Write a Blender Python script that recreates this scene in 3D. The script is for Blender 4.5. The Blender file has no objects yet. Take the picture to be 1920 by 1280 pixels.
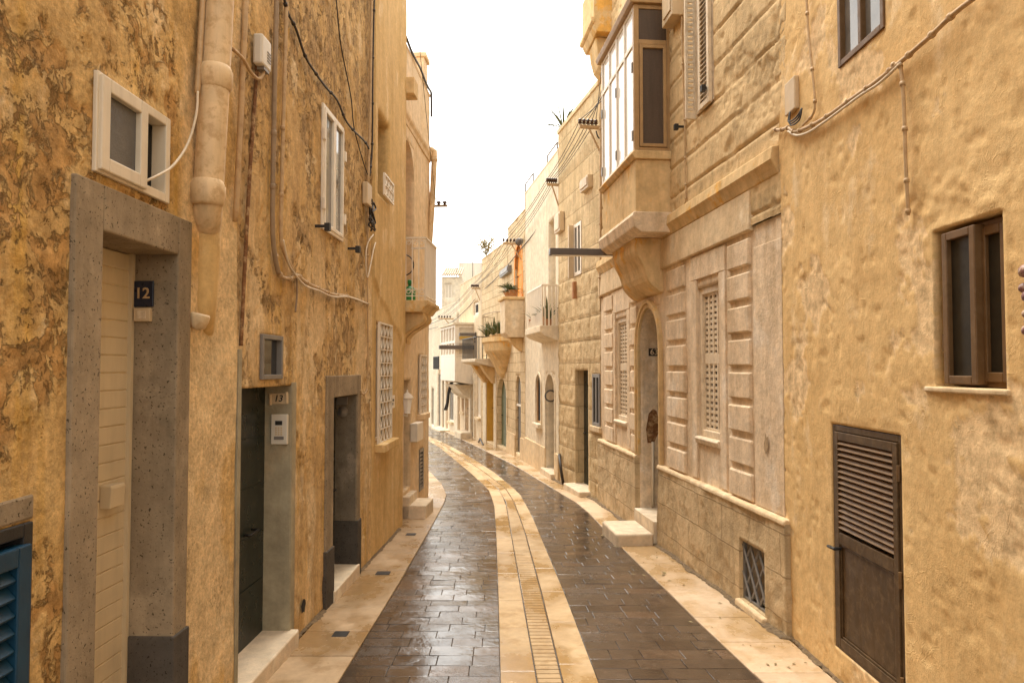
import bpy, bmesh, math, random
import numpy as np
from mathutils import Vector, Matrix

random.seed(7)
C = bpy.context.scene.collection
FPX = 1387.0                       # focal length in pixels of a 1920 px wide picture
PITCH = math.atan(0.036)
CP, SP = math.cos(PITCH), math.sin(PITCH)
EYE = 2.0                          # eye height above the street at the camera
SL = 0.024                         # the street falls gently away

def ray(u, v):
    a = (u - 960) / FPX; b = (640 - v) / FPX
    return Vector((a, CP - b * SP, SP + b * CP))
def gz(y): return -SL * y
def gp(u, v):
    d = ray(u, v); t = -EYE / (d.z + SL * d.y)
    return Vector((d.x * t, d.y * t, EYE + d.z * t))

# ------------------------------------------------------------------ noise (numpy)
def _h(xi, yi, seed):
    h = (xi.astype(np.int64) * 374761393 + yi.astype(np.int64) * 668265263 + seed * 974711) & 0xffffffff
    h = ((h ^ (h >> 13)) * 1274126177) & 0xffffffff
    return ((h ^ (h >> 16)) & 0xffffff) / float(0xffffff)
def vn(x, y, seed=0):
    xi = np.floor(x); yi = np.floor(y); fx = x - xi; fy = y - yi
    fx = fx * fx * (3 - 2 * fx); fy = fy * fy * (3 - 2 * fy)
    a = _h(xi, yi, seed); b = _h(xi + 1, yi, seed); c = _h(xi, yi + 1, seed); d = _h(xi + 1, yi + 1, seed)
    return (a * (1 - fx) + b * fx) * (1 - fy) + (c * (1 - fx) + d * fx) * fy
def fbm(x, y, f=1.0, o=5, seed=0, g=0.5):
    t = 0; amp = 1; tot = 0
    for k in range(o):
        t = t + amp * vn(x * f + 13.7 * k, y * f - 7.1 * k, seed + k); tot += amp; amp *= g; f *= 2.03
    return t / tot
def sst(a, b, x):
    t = np.clip((x - a) / (b - a), 0, 1); return t * t * (3 - 2 * t)

# ------------------------------------------------------------------ mesh building
BASE = {}
class MB:
    def __init__(s): s.v = []; s.f = []; s.uv = []; s.mi = []; s.cur = 0; s.att = {}
    def vert(s, p, uv=None):
        s.v.append(tuple(p)); s.uv.append(uv if uv else (p[1], p[2])); return len(s.v) - 1
    def face(s, ids): s.f.append(tuple(ids)); s.mi.append(s.cur)
    def poly(s, pts): s.face([s.vert(p) for p in pts])
    def box(s, fr, a0, a1, b0, b1, c0, c1):
        ids = [s.vert(fr(a, b, c), (a, b)) for c in (c0, c1) for b in (b0, b1) for a in (a0, a1)]
        for q in ((0, 1, 3, 2), (4, 6, 7, 5), (0, 4, 5, 1), (2, 3, 7, 6), (0, 2, 6, 4), (1, 5, 7, 3)):
            s.face([ids[k] for k in q])
        return s
    def prism(s, fr, prof, a0, a1):
        """closed profile of (b,c) pairs swept from a0 to a1"""
        n = len(prof)
        r0 = [s.vert(fr(a0, b, c), (a0, b)) for b, c in prof]; r1 = [s.vert(fr(a1, b, c), (a1, b)) for b, c in prof]
        for k in range(n): s.face([r0[k], r0[(k + 1) % n], r1[(k + 1) % n], r1[k]])
        s.face(r0[::-1]); s.face(r1); return s
    def tube(s, pts, r, n=8, cap=True):
        pts = [Vector(p) for p in pts]
        rs = r if isinstance(r, (list, tuple)) else [r] * len(pts)
        up = None; rings = []
        for i, p in enumerate(pts):
            d = (pts[min(i + 1, len(pts) - 1)] - pts[max(i - 1, 0)])
            if d.length < 1e-9: d = Vector((0, 0, 1))
            d.normalize()
            if up is None: up = d.orthogonal().normalized()
            up = (up - d * up.dot(d))
            if up.length < 1e-6: up = d.orthogonal()
            up.normalize(); w = d.cross(up)
            rings.append([s.vert(p + (up * math.cos(k * 2 * math.pi / n) + w * math.sin(k * 2 * math.pi / n)) * rs[i]) for k in range(n)])
        for a, b in zip(rings, rings[1:]):
            for k in range(n): s.face([a[k], a[(k + 1) % n], b[(k + 1) % n], b[k]])
        if cap: s.face(rings[0][::-1]); s.face(rings[-1])
        return s
    def lathe(s, c, prof, n=14, ax=Vector((0, 0, 1))):
        """profile of (radius, height) turned about the axis ax at c"""
        ax = Vector(ax).normalized(); u = ax.orthogonal().normalized(); w = ax.cross(u); c = Vector(c); rings = []
        for r, h in prof:
            rings.append([s.vert(c + ax * h + (u * math.cos(k * 2 * math.pi / n) + w * math.sin(k * 2 * math.pi / n)) * max(r, 1e-4)) for k in range(n)])
        for a, b in zip(rings, rings[1:]):
            for k in range(n): s.face([a[k], a[(k + 1) % n], b[(k + 1) % n], b[k]])
        s.face(rings[0][::-1]); s.face(rings[-1]); return s
    def build(s, name, mats, parent=None, base=None, bevel=0, smooth=False, recalc=True, seg=2):
        mats = mats if isinstance(mats, (list, tuple)) else [mats]
        if parent is not None: b = BASE[parent.name]
        elif base is not None: b = Vector(base)
        else:
            a = np.array(s.v); b = Vector(((a[:, 0].min() + a[:, 0].max()) / 2, (a[:, 1].min() + a[:, 1].max()) / 2, a[:, 2].min()))
        me = bpy.data.meshes.new(name)
        bb = np.array(s.v, dtype=float) - np.array(b)
        me.from_pydata([tuple(p) for p in bb.tolist()], [], s.f)
        for m in mats: me.materials.append(m)
        if len(mats) > 1: me.polygons.foreach_set('material_index', s.mi)
        if recalc:
            bm = bmesh.new(); bm.from_mesh(me); bmesh.ops.recalc_face_normals(bm, faces=bm.faces); bm.to_mesh(me); bm.free()
        uvl = me.uv_layers.new(name='UVMap')
        vi = np.empty(len(me.loops), dtype=np.int32); me.loops.foreach_get('vertex_index', vi)
        uvl.data.foreach_set('uv', np.array(s.uv, dtype=np.float32)[vi].ravel())
        for k, arr in s.att.items():
            at = me.attributes.new(k, 'FLOAT', 'POINT'); full = np.zeros(len(me.vertices), dtype=np.float32)
            full[:len(arr)] = arr; at.data.foreach_set('value', full)
        if smooth: me.polygons.foreach_set('use_smooth', [True] * len(me.polygons))
        me.update()
        o = bpy.data.objects.new(name, me); C.objects.link(o)
        if parent is not None: o.parent = parent
        else: o.location = b
        BASE[o.name] = b
        if bevel:
            md = o.modifiers.new('bevel', 'BEVEL'); md.width = bevel; md.segments = seg; md.limit_method = 'ANGLE'; md.angle_limit = math.radians(40)
        return o

def tag(o, label=None, cat=None, group=None, kind=None):
    if label: o['label'] = label
    if cat: o['category'] = cat
    if group: o['group'] = group
    if kind: o['kind'] = kind
    return o
def empty(name, loc, label=None, cat=None, group=None):
    o = bpy.data.objects.new(name, None); C.objects.link(o); o.location = loc; o.empty_display_size = .2
    BASE[o.name] = Vector(loc); return tag(o, label, cat, group)
def xyz(a, b, c): return Vector((a, b, c))

class Wall:
    """a vertical facade plane: s runs along it away from the camera, z up, o out towards the street"""
    def __init__(w, A, B, side):
        w.A = Vector((A[0], A[1])); w.B = Vector((B[0], B[1])); w.t = (w.B - w.A).normalized(); w.L = (w.B - w.A).length
        w.n = Vector((w.t.y, -w.t.x)) if side == 'L' else Vector((-w.t.y, w.t.x)); w.side = side
    def P(w, s, z, o=0.0):
        q = w.A + w.t * s + w.n * o; return Vector((q.x, q.y, z))
    def hit(w, u, v, o=0.0):
        d = ray(u, v); A = w.A + w.n * o
        k = (A.x * w.n.x + A.y * w.n.y) / (d.x * w.n.x + d.y * w.n.y)
        p = d * k; return ((Vector((p.x, p.y)) - w.A).dot(w.t), EYE + p.z)
    def hitp(w, u, v, o=0.0):
        s, z = w.hit(u, v, o); return w.P(s, z, o)
    def cross(w, u, v, s):
        """where the sight line meets the plane square to the facade at s: (o, z)"""
        d = ray(u, v); A = w.A + w.t * s
        k = A.dot(w.t) / (d.x * w.t.x + d.y * w.t.y); p = d * k
        return ((Vector((p.x, p.y)) - w.A).dot(w.n), EYE + p.z)
    def rect(w, uL, uR, vt, vb, o=0.0):
        vt = vt if isinstance(vt, tuple) else (vt, vt); vb = vb if isinstance(vb, tuple) else (vb, vb)
        a = w.hit(uL, vt[0], o); b = w.hit(uR, vt[1], o); c = w.hit(uL, vb[0], o); d = w.hit(uR, vb[1], o)
        sL = (a[0] + c[0]) / 2; sR = (b[0] + d[0]) / 2
        return (min(sL, sR), max(sL, sR), (c[1] + d[1]) / 2, (a[1] + b[1]) / 2)
    def g(w, s): return gz((w.A + w.t * s).y)

# ------------------------------------------------------------------ materials
class NT:
    def __init__(s, name):
        s.m = bpy.data.materials.new(name); s.m.use_nodes = True; s.t = s.m.node_tree; s.N = s.t.nodes; s.L = s.t.links
        s.b = s.N['Principled BSDF']; s.co = s.N.new('ShaderNodeTexCoord')
    def put(s, sock, val):
        if hasattr(val, 'links') or isinstance(val, bpy.types.NodeSocket): s.L.new(val, sock)
        elif isinstance(val, (tuple, list)) and len(val) == 3 and sock.type == 'RGBA': sock.default_value = (*val, 1)
        else: sock.default_value = val
    def map(s, vec, sc=(1, 1, 1), loc=(0, 0, 0)):
        n = s.N.new('ShaderNodeMapping'); s.L.new(vec, n.inputs['Vector']); n.inputs['Scale'].default_value = sc; n.inputs['Location'].default_value = loc
        return n.outputs[0]
    def noise(s, scale, detail=4, rough=.55, vec=None, dist=0):
        n = s.N.new('ShaderNodeTexNoise'); s.L.new(vec or s.co.outputs['Object'], n.inputs['Vector'])
        n.inputs['Scale'].default_value = scale; n.inputs['Detail'].default_value = detail; n.inputs['Roughness'].default_value = rough; n.inputs['Distortion'].default_value = dist
        return n.outputs['Fac']
    def voro(s, scale, vec=None, feat='F1'):
        n = s.N.new('ShaderNodeTexVoronoi'); s.L.new(vec or s.co.outputs['Object'], n.inputs['Vector']); n.inputs['Scale'].default_value = scale; n.feature = feat
        return n.outputs['Distance']
    def ramp(s, fac, stops):
        n = s.N.new('ShaderNodeValToRGB'); s.L.new(fac, n.inputs[0]); e = n.color_ramp.elements
        while len(e) < len(stops): e.new(.5)
        for k, (p, c) in enumerate(stops):
            e[k].position = p; c = c if isinstance(c, (tuple, list)) else (c, c, c); e[k].color = (*c[:3], 1)
        return n.outputs[0]
    def mix(s, fac, a, b, mode='MIX'):
        n = s.N.new('ShaderNodeMix'); n.data_type = 'RGBA'; n.blend_type = mode; n.clamp_factor = True
        s.put(n.inputs[0], fac); s.put(n.inputs[6], a); s.put(n.inputs[7], b); return n.outputs[2]
    def math(s, op, a, b=0.0):
        n = s.N.new('ShaderNodeMath'); n.operation = op; s.put(n.inputs[0], a); s.put(n.inputs[1], b); return n.outputs[0]
    def bump(s, h, st=.3, dist=.01, nrm=None):
        n = s.N.new('ShaderNodeBump'); s.put(n.inputs['Height'], h); n.inputs['Strength'].default_value = st; n.inputs['Distance'].default_value = dist
        if nrm: s.L.new(nrm, n.inputs['Normal'])
        return n.outputs[0]
    def attr(s, name):
        n = s.N.new('ShaderNodeAttribute'); n.attribute_name = name; return n.outputs['Fac']
    def done(s, col, rough=.8, nrm=None, spec=.3, metal=0):
        s.put(s.b.inputs['Base Color'], col); s.put(s.b.inputs['Roughness'], rough); s.b.inputs['Specular IOR Level'].default_value = spec
        s.b.inputs['Metallic'].default_value = metal
        if nrm: s.L.new(nrm, s.b.inputs['Normal'])
        return s.m
def sc(c, k): return tuple(x * k for x in c)

def simple(name, col, rough=.5, var=.18, scale=9, bump=.12, metal=0, spec=.4, streak=0, grime=None, gr=.5):
    n = NT(name); f = n.noise(scale, 6, .6)
    c = n.ramp(f, [(.3, sc(col, 1 - var)), (.7, sc(col, 1 + var))])
    if streak:
        st = n.noise(3, 6, .6, n.map(n.co.outputs['Object'], (5, 5, .5)))
        c = n.mix(n.math('MULTIPLY', n.ramp(st, [(.45, 0), (.7, 1)]), streak), c, sc(col, .45))
    if grime:
        gf = n.noise(14, 8, .7); c = n.mix(n.math('MULTIPLY', n.ramp(gf, [(.5, 0), (.62, 1)]), gr), c, grime)
    nb = n.bump(n.noise(scale * 9, 4, .6), bump, .004)
    r = n.ramp(n.noise(scale * 1.7, 5), [(.3, rough * .8), (.7, min(1, rough * 1.2))])
    return n.done(c, r, nb, spec, metal)

def plaster(name, ca, cb, cl, cs, csub=None, streak=.55, bump=.5, grain=55, patch=(.56, .63), big=.9, bdist=.02, streak2=None, trowel=0, pits=.5, specks=0, con=.55, fine=0.0, crack=0.0, flake=0):
    n = NT(name); ob = n.co.outputs['Object']
    c = n.ramp(n.noise(big, 6, .6), [(.32, ca), (.66, cb)])
    c = n.mix(n.ramp(n.noise(2.6, 9, .68, n.map(ob, (1, 1, .7), (3, 1, 2))), [(patch[0], 0), (patch[1], 1)]), c, cl)
    st = n.noise(1.7, 8, .62, n.map(ob, (2.6, 2.6, .3)))
    c = n.mix(n.math('MULTIPLY', n.ramp(st, [(.46, 0), (.68, 1)]), streak), c, cs)
    if streak2:
        st2 = n.noise(1.3, 7, .6, n.map(ob, (4, 4, .35), (7, 3, 9)))
        c = n.mix(n.math('MULTIPLY', n.ramp(st2, [(.55, 0), (.66, 1)]), .6), c, streak2)
    c = n.mix(n.attr('pale'), c, n.ramp(n.noise(4, 7, .65), [(.35, sc(cl, .88)), (.65, sc(cl, 1.1))]))
    g = n.noise(7, 8, .72)
    c = n.mix(con, c, n.ramp(g, [(.3, .56), (.72, 1.34)]), 'MULTIPLY')
    if fine: c = n.mix(fine, c, n.ramp(n.noise(30, 8, .75), [(.36, .45), (.62, 1.35)]), 'MULTIPLY')
    if csub is not None:
        pe = n.attr('peel'); sub = n.ramp(n.noise(11, 9, .74), [(.34, sc(csub, .5)), (.5, csub), (.66, sc(csub, 1.5))])
        if flake:
            fn = n.noise(4.6, 10, .68, n.map(ob, (1, 1, .85), (6, 2, 3)), .4); fl = n.ramp(fn, [(.475, 0), (.50, 1)]); fl2 = n.ramp(n.noise(15, 8, .7, None, .3), [(.40, 1), (.43, 0)])
            keepf = n.math('MULTIPLY', fl, n.math('SUBTRACT', 1.0, n.math('MULTIPLY', fl2, .8)))
            c = n.mix(n.math('MULTIPLY', pe, n.math('SUBTRACT', 1.0, keepf)), c, sub); deep = n.math('MULTIPLY', pe, fl2); c = n.mix(n.math('MULTIPLY', deep, .55), c, sc(csub, .42))
        else: c = n.mix(pe, c, sub)
    if pits:
        pt = n.ramp(n.noise(23, 6, .7), [(.30, 1), (.36, 0)]); c = n.mix(n.math('MULTIPLY', pt, pits), c, sc(cs, .55))
    if specks:
        sk = n.ramp(n.noise(70, 3, .6), [(.33, 1), (.38, 0)]); c = n.mix(n.math('MULTIPLY', sk, specks), c, sc(cs, .3))
    cn = n.noise(1.5, 7, .62, n.map(ob, (1, 1, .8), (2, 8, 5)), .6); crk = n.math('MULTIPLY', n.ramp(n.math('ABSOLUTE', n.math('SUBTRACT', cn, .5)), [(0, 1), (.0045, 0)]), n.ramp(n.noise(.9, 3, .5, n.map(ob, (1, 1, 1), (5, 5, 1))), [(.52, 0), (.6, 1)]))
    crk = n.math('MULTIPLY', crk, crack); c = n.mix(n.math('MULTIPLY', crk, .65), c, sc(cs, .45))
    gm = n.ramp(n.noise(2.1, 5, .6, n.map(ob, (1, 1, 1), (1, 9, 4))), [(.36, .25), (.64, 1)])
    h = n.math('ADD', n.math('MULTIPLY', n.math('MULTIPLY', n.noise(grain, 7, .7), .6), gm), n.math('MULTIPLY', n.noise(13, 9, .68), .9))
    h = n.math('SUBTRACT', h, n.math('MULTIPLY', crk, .4))
    if flake: h = n.math('ADD', h, n.math('MULTIPLY', n.math('MULTIPLY', pe, keepf), .7)); h = n.math('SUBTRACT', h, n.math('MULTIPLY', deep, .6))
    if trowel:
        rn = n.noise(5.5, 3, .55, None, 1.6); rid = n.ramp(n.math('ABSOLUTE', n.math('SUBTRACT', rn, .5)), [(0, 1), (.022, 0)])
        r2_ = n.noise(17, 4, .6, None, .8); rid2 = n.ramp(n.math('ABSOLUTE', n.math('SUBTRACT', r2_, .52)), [(0, 1), (.03, 0)])
        msk = n.ramp(n.noise(1.8, 5, .6, n.map(ob, (1, 1, 1), (4, 1, 7))), [(.54, 0), (.68, 1)]); msk2 = n.ramp(n.noise(2.6, 5, .6, n.map(ob, (1, 1, 1), (8, 2, 2))), [(.55, 0), (.68, 1)])
        h = n.math('ADD', h, n.math('MULTIPLY', n.math('MULTIPLY', rid, msk), trowel)); h = n.math('ADD', h, n.math('MULTIPLY', n.math('MULTIPLY', rid2, msk2), trowel))
    return n.done(c, .92, n.bump(h, bump, bdist), .12)

def ashlar(name, ca, cb, cj, bw=.55, rh=.29, mort=.012, stain=None, streak=.35, bump=.6, weather=.5, pillow=0, jointdark=1.0):
    n = NT(name); uv = n.co.outputs['UV']
    wob = n.N.new('ShaderNodeVectorMath'); wob.operation = 'ADD'
    nz = n.N.new('ShaderNodeTexNoise'); n.L.new(uv, nz.inputs['Vector']); nz.inputs['Scale'].default_value = 5
    sub = n.N.new('ShaderNodeVectorMath'); sub.operation = 'MULTIPLY_ADD'; n.L.new(nz.outputs['Color'], sub.inputs[0]); sub.inputs[1].default_value = (.02, .02, 0); sub.inputs[2].default_value = (-.01, -.01, 0)
    n.L.new(uv, wob.inputs[0]); n.L.new(sub.outputs[0], wob.inputs[1])
    b = n.N.new('ShaderNodeTexBrick'); n.L.new(wob.outputs[0], b.inputs['Vector'])
    b.inputs['Scale'].default_value = 1; b.inputs['Brick Width'].default_value = bw; b.inputs['Row Height'].default_value = rh; b.inputs['Mortar Size'].default_value = mort
    b.inputs['Mortar Smooth'].default_value = .4; b.inputs['Color1'].default_value = (*ca, 1); b.inputs['Color2'].default_value = (*cb, 1); b.inputs['Mortar'].default_value = (*cj, 1)
    c = n.mix(jointdark, n.mix(.5, ca, cb), b.outputs['Color'])
    w = n.noise(1.3, 8, .66); c = n.mix(n.math('MULTIPLY', n.ramp(w, [(.5, 0), (.66, 1)]), weather), c, stain or sc(ca, .55))
    st = n.noise(1.8, 8, .62, n.map(n.co.outputs['Object'], (2.6, 2.6, .3)))
    c = n.mix(n.math('MULTIPLY', n.ramp(st, [(.48, 0), (.7, 1)]), streak), c, stain or sc(ca, .5))
    c = n.mix(.5, c, n.ramp(n.noise(9, 8, .72), [(.3, .65), (.7, 1.25)]), 'MULTIPLY')
    if True:
        pe = n.attr('peel'); c = n.mix(n.math('MULTIPLY', pe, .8), c, n.ramp(n.noise(11, 7, .7), [(.35, sc(ca, .5)), (.65, sc(ca, .95))]))
    h = n.math('SUBTRACT', n.math('MULTIPLY', n.noise(22, 9, .7), 1.0), n.math('MULTIPLY', b.outputs['Fac'], 1.1))
    h = n.math('ADD', h, n.math('MULTIPLY', n.noise(5, 5), .8))
    return n.done(c, .93, n.bump(h, bump, .02), .12)

M = {}
M['plaster_a'] = plaster('ochre_rough_plaster', (.60, .38, .145), (.69, .465, .20), (.76, .56, .31), (.36, .205, .075), (.45, .26, .095), bump=1.0, bdist=.016, grain=50, streak=.4, streak2=(.58, .34, .07), pits=.8, con=.6, fine=.5, crack=.6, flake=1)
M['plaster_b'] = plaster('brown_ochre_plaster', (.60, .385, .16), (.70, .485, .235), (.77, .58, .34), (.33, .205, .095), (.43, .28, .13), bump=.9, bdist=.014, grain=55, streak=.65, streak2=(.58, .35, .085), pits=.85, con=.6, fine=.4, crack=.6, flake=1)
M['plaster_c'] = plaster('smooth_ochre_plaster', (.62, .415, .175), (.70, .485, .23), (.76, .56, .31), (.48, .30, .105), None, bump=.35, bdist=.012, streak=.6, pits=.2, con=.4, fine=.2)
M['plaster_d'] = plaster('balcony_house_plaster', (.72, .53, .32), (.77, .59, .39), (.80, .65, .46), (.58, .39, .19), (.52, .36, .19), bump=.5, streak=.5, pits=.3)
M['plaster_r'] = plaster('yellow_trowelled_plaster', (.73, .485, .215), (.78, .545, .265), (.83, .63, .37), (.55, .34, .135), (.76, .56, .33), bump=.5, grain=60, bdist=.012, streak=.35, trowel=.45, pits=.2, patch=(.56, .68), con=.35, fine=.2)
M['ashlar_up'] = ashlar('weathered_ashlar', (.68, .49, .26), (.75, .56, .32), (.48, .31, .14), 1.0, 3.0, .0, streak=.25, bump=.5, weather=.4, jointdark=.6)
M['stone'] = plaster('pale_limestone', (.68, .51, .31), (.75, .59, .38), (.80, .66, .46), (.48, .32, .16), None, bump=.4, streak=.4, pits=.5)
M['stone_o'] = plaster('orange_limestone', (.66, .46, .23), (.73, .53, .28), (.72, .40, .10), (.42, .26, .11), None, bump=.4, streak=.55, pits=.25)
M['stone_pink'] = plaster('pink_limewash', (.75, .575, .385), (.81, .65, .465), (.84, .71, .55), (.50, .345, .19), None, bump=.5, streak=.6, pits=.5, con=.6, fine=.2)
M['plinth'] = ashlar('plinth_stone', (.60, .44, .25), (.70, .53, .32), (.40, .27, .14), .62, .34, .008, streak=.5, bump=.8, weather=.6, jointdark=.7)
M['ashlar3'] = ashlar('honey_ashlar', (.66, .49, .27), (.73, .56, .34), (.42, .28, .14), .62, .42, .010, streak=.4, bump=1, weather=.4, jointdark=.5)
M['ashlar5'] = ashlar('pale_ashlar', (.66, .50, .30), (.73, .57, .36), (.44, .30, .16), .5, .27, .010, streak=.3, bump=.8, weather=.4)
M['white_plaster'] = plaster('cream_white_plaster', (.72, .61, .45), (.76, .66, .50), (.78, .70, .56), (.56, .42, .27), None, bump=.15, streak=.3, pits=.08)
M['peach_plaster'] = plaster('peach_plaster', (.68, .53, .35), (.72, .58, .40), (.76, .65, .49), (.50, .35, .2), None, bump=.2, streak=.35, pits=.15)
M['concrete'] = plaster('speckled_concrete', (.28, .215, .14), (.36, .28, .185), (.42, .33, .22), (.14, .105, .065), None, bump=.3, streak=.5, pits=.3, specks=.9)
M['greyrender'] = plaster('grey_green_render', (.32, .285, .195), (.40, .345, .235), (.46, .37, .24), (.20, .155, .095), None, bump=.3, streak=.4, pits=.4)
M['terrazzo'] = plaster('dark_terrazzo', (.075, .066, .055), (.105, .09, .075), (.13, .11, .09), (.04, .035, .03), None, bump=.2, streak=.4, pits=.6, specks=.8)
M['step'] = plaster('pale_step_stone', (.66, .53, .37), (.74, .61, .45), (.78, .68, .52), (.46, .34, .2), None, bump=.3, streak=.2, pits=.35)
M['pvc'] = simple('white_pvc', (.72, .62, .47), .35, .05, 5, .03, streak=.25)
M['whitepaint'] = simple('white_paint', (.80, .71, .58), .45, .06, 8, .1, streak=.2)
M['latt'] = simple('cream_lattice_paint', (.74, .60, .42), .6, .1, 8, .15, streak=.35, grime=(.4, .28, .16), gr=.4)
M['pinkpipe'] = simple('pink_painted_pipe', (.70, .51, .29), .6, .14, 6, .3, streak=.5, grime=(.44, .26, .11), gr=.55)
M['creamdoor'] = simple('cream_roller_door', (.64, .52, .34), .5, .06, 4, .05, streak=.2)
M['darkdoor'] = simple('dark_green_door', (.018, .024, .020), .3, .3, 5, .08, spec=.25, streak=.3, grime=(.06, .05, .03), gr=.3)
M['black'] = simple('black_iron', (.022, .020, .018), .5, .2, 14, .2)
M['dark'] = simple('dark_interior', (.012, .010, .008), .8, .2, 4, 0)
M['brown'] = simple('brown_aluminium', (.16, .088, .036), .42, .15, 9, .06, spec=.25, streak=.35, grime=(.30, .20, .11), gr=.16)
M['brownd'] = simple('dark_brown_aluminium', (.085, .048, .020), .45, .2, 9, .08, streak=.5, spec=.2, grime=(.30, .2, .10), gr=.18)
M['screen_dark'] = simple('dark_window_screen', (.026, .020, .012), .4, .3, 12, .1, spec=.25, streak=.3)
M['tan'] = simple('tan_timber_frame', (.40, .245, .105), .45, .12, 9, .08, streak=.3)
M['blue'] = simple('blue_shutter_paint', (.007, .042, .080), .4, .18, 10, .12, streak=.25)
M['greyframe'] = simple('grey_metal_frame', (.20, .18, .16), .4, .1, 8, .05)
M['greybeam'] = simple('grey_lamp_metal', (.12, .10, .085), .45, .08, 8, .05)
M['meter'] = simple('pale_meter_plastic', (.66, .60, .50), .4, .05, 5, .02)
M['boxcream'] = simple('cream_box_plastic', (.62, .47, .29), .5, .08, 6, .05, streak=.25)
M['conduit'] = simple('painted_conduit', (.50, .34, .18), .55, .15, 12, .1, grime=(.28, .15, .06), gr=.4)
M['conduitg'] = simple('grey_brown_conduit', (.29, .205, .125), .55, .15, 12, .1)
M['rust'] = simple('rusty_pipe', (.19, .085, .032), .85, .4, 18, .6, grime=(.48, .32, .16), gr=.9)
M['cable'] = simple('black_cable', (.035, .026, .02), .5, .2, 14, .05)
M['cablew'] = simple('white_cable', (.66, .55, .40), .5, .1, 14, .05)
M['ceram'] = simple('brown_insulator', (.07, .035, .02), .2, .1, 9, 0)
M['orange'] = simple('orange_paint', (.80, .30, .03), .6, .08, 5, .05, streak=.2)
M['yellow'] = simple('yellow_door_paint', (.58, .36, .07), .5, .1, 5, .08, streak=.3)
M['greend'] = simple('green_door_paint', (.13, .15, .075), .5, .15, 5, .08, streak=.3)
M['greyd'] = simple('grey_door_paint', (.13, .115, .10), .5, .12, 5, .05)
M['peachd'] = simple('brown_wood_door', (.42, .23, .09), .5, .15, 5, .08, streak=.3)
M['terra'] = simple('terracotta', (.42, .20, .085), .8, .15, 9, .2)
M['leaf'] = simple('leaf_green', (.075, .095, .028), .5, .35, 9, .05)
M['leafd'] = simple('dry_leaf', (.22, .17, .07), .7, .3, 9, .05)
M['gas'] = simple('green_gas_bottle', (.02, .20, .05), .35, .1, 6, .03)
M['purple'] = simple('purple_pink_ceramic', (.22, .105, .10), .4, .5, 22, .3, grime=(.55, .40, .27), gr=1)
M['mesh_fly'] = simple('dark_fly_screen', (.085, .055, .035), .45, .12, 60, .1, streak=.45)
M['whiteglass'] = simple('frosted_white_glass', (.86, .82, .75), .12, .03, 3, .01, spec=.6)
M['tile'] = simple('clay_roof_tile', (.50, .37, .25), .8, .2, 8, .2)
M['curtain'] = simple('pale_curtain', (.62, .54, .42), .9, .1, 8, .1)
def glassm(name, col, rough, bump=0.0, sc_=30):
    n = NT(name); c = n.ramp(n.noise(5, 5), [(.3, sc(col, .7)), (.7, sc(col, 1.4))])
    return n.done(c, rough, n.bump(n.noise(sc_, 3), bump, .003) if bump else None, .7)
M['glass'] = glassm('dark_glass', (.02, .018, .016), .04)
M['frost'] = glassm('hammered_glass', (.085, .08, .075), .22, .9, 75)
M['clearw'] = glassm('curtained_glass', (.16, .145, .125), .05)

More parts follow.
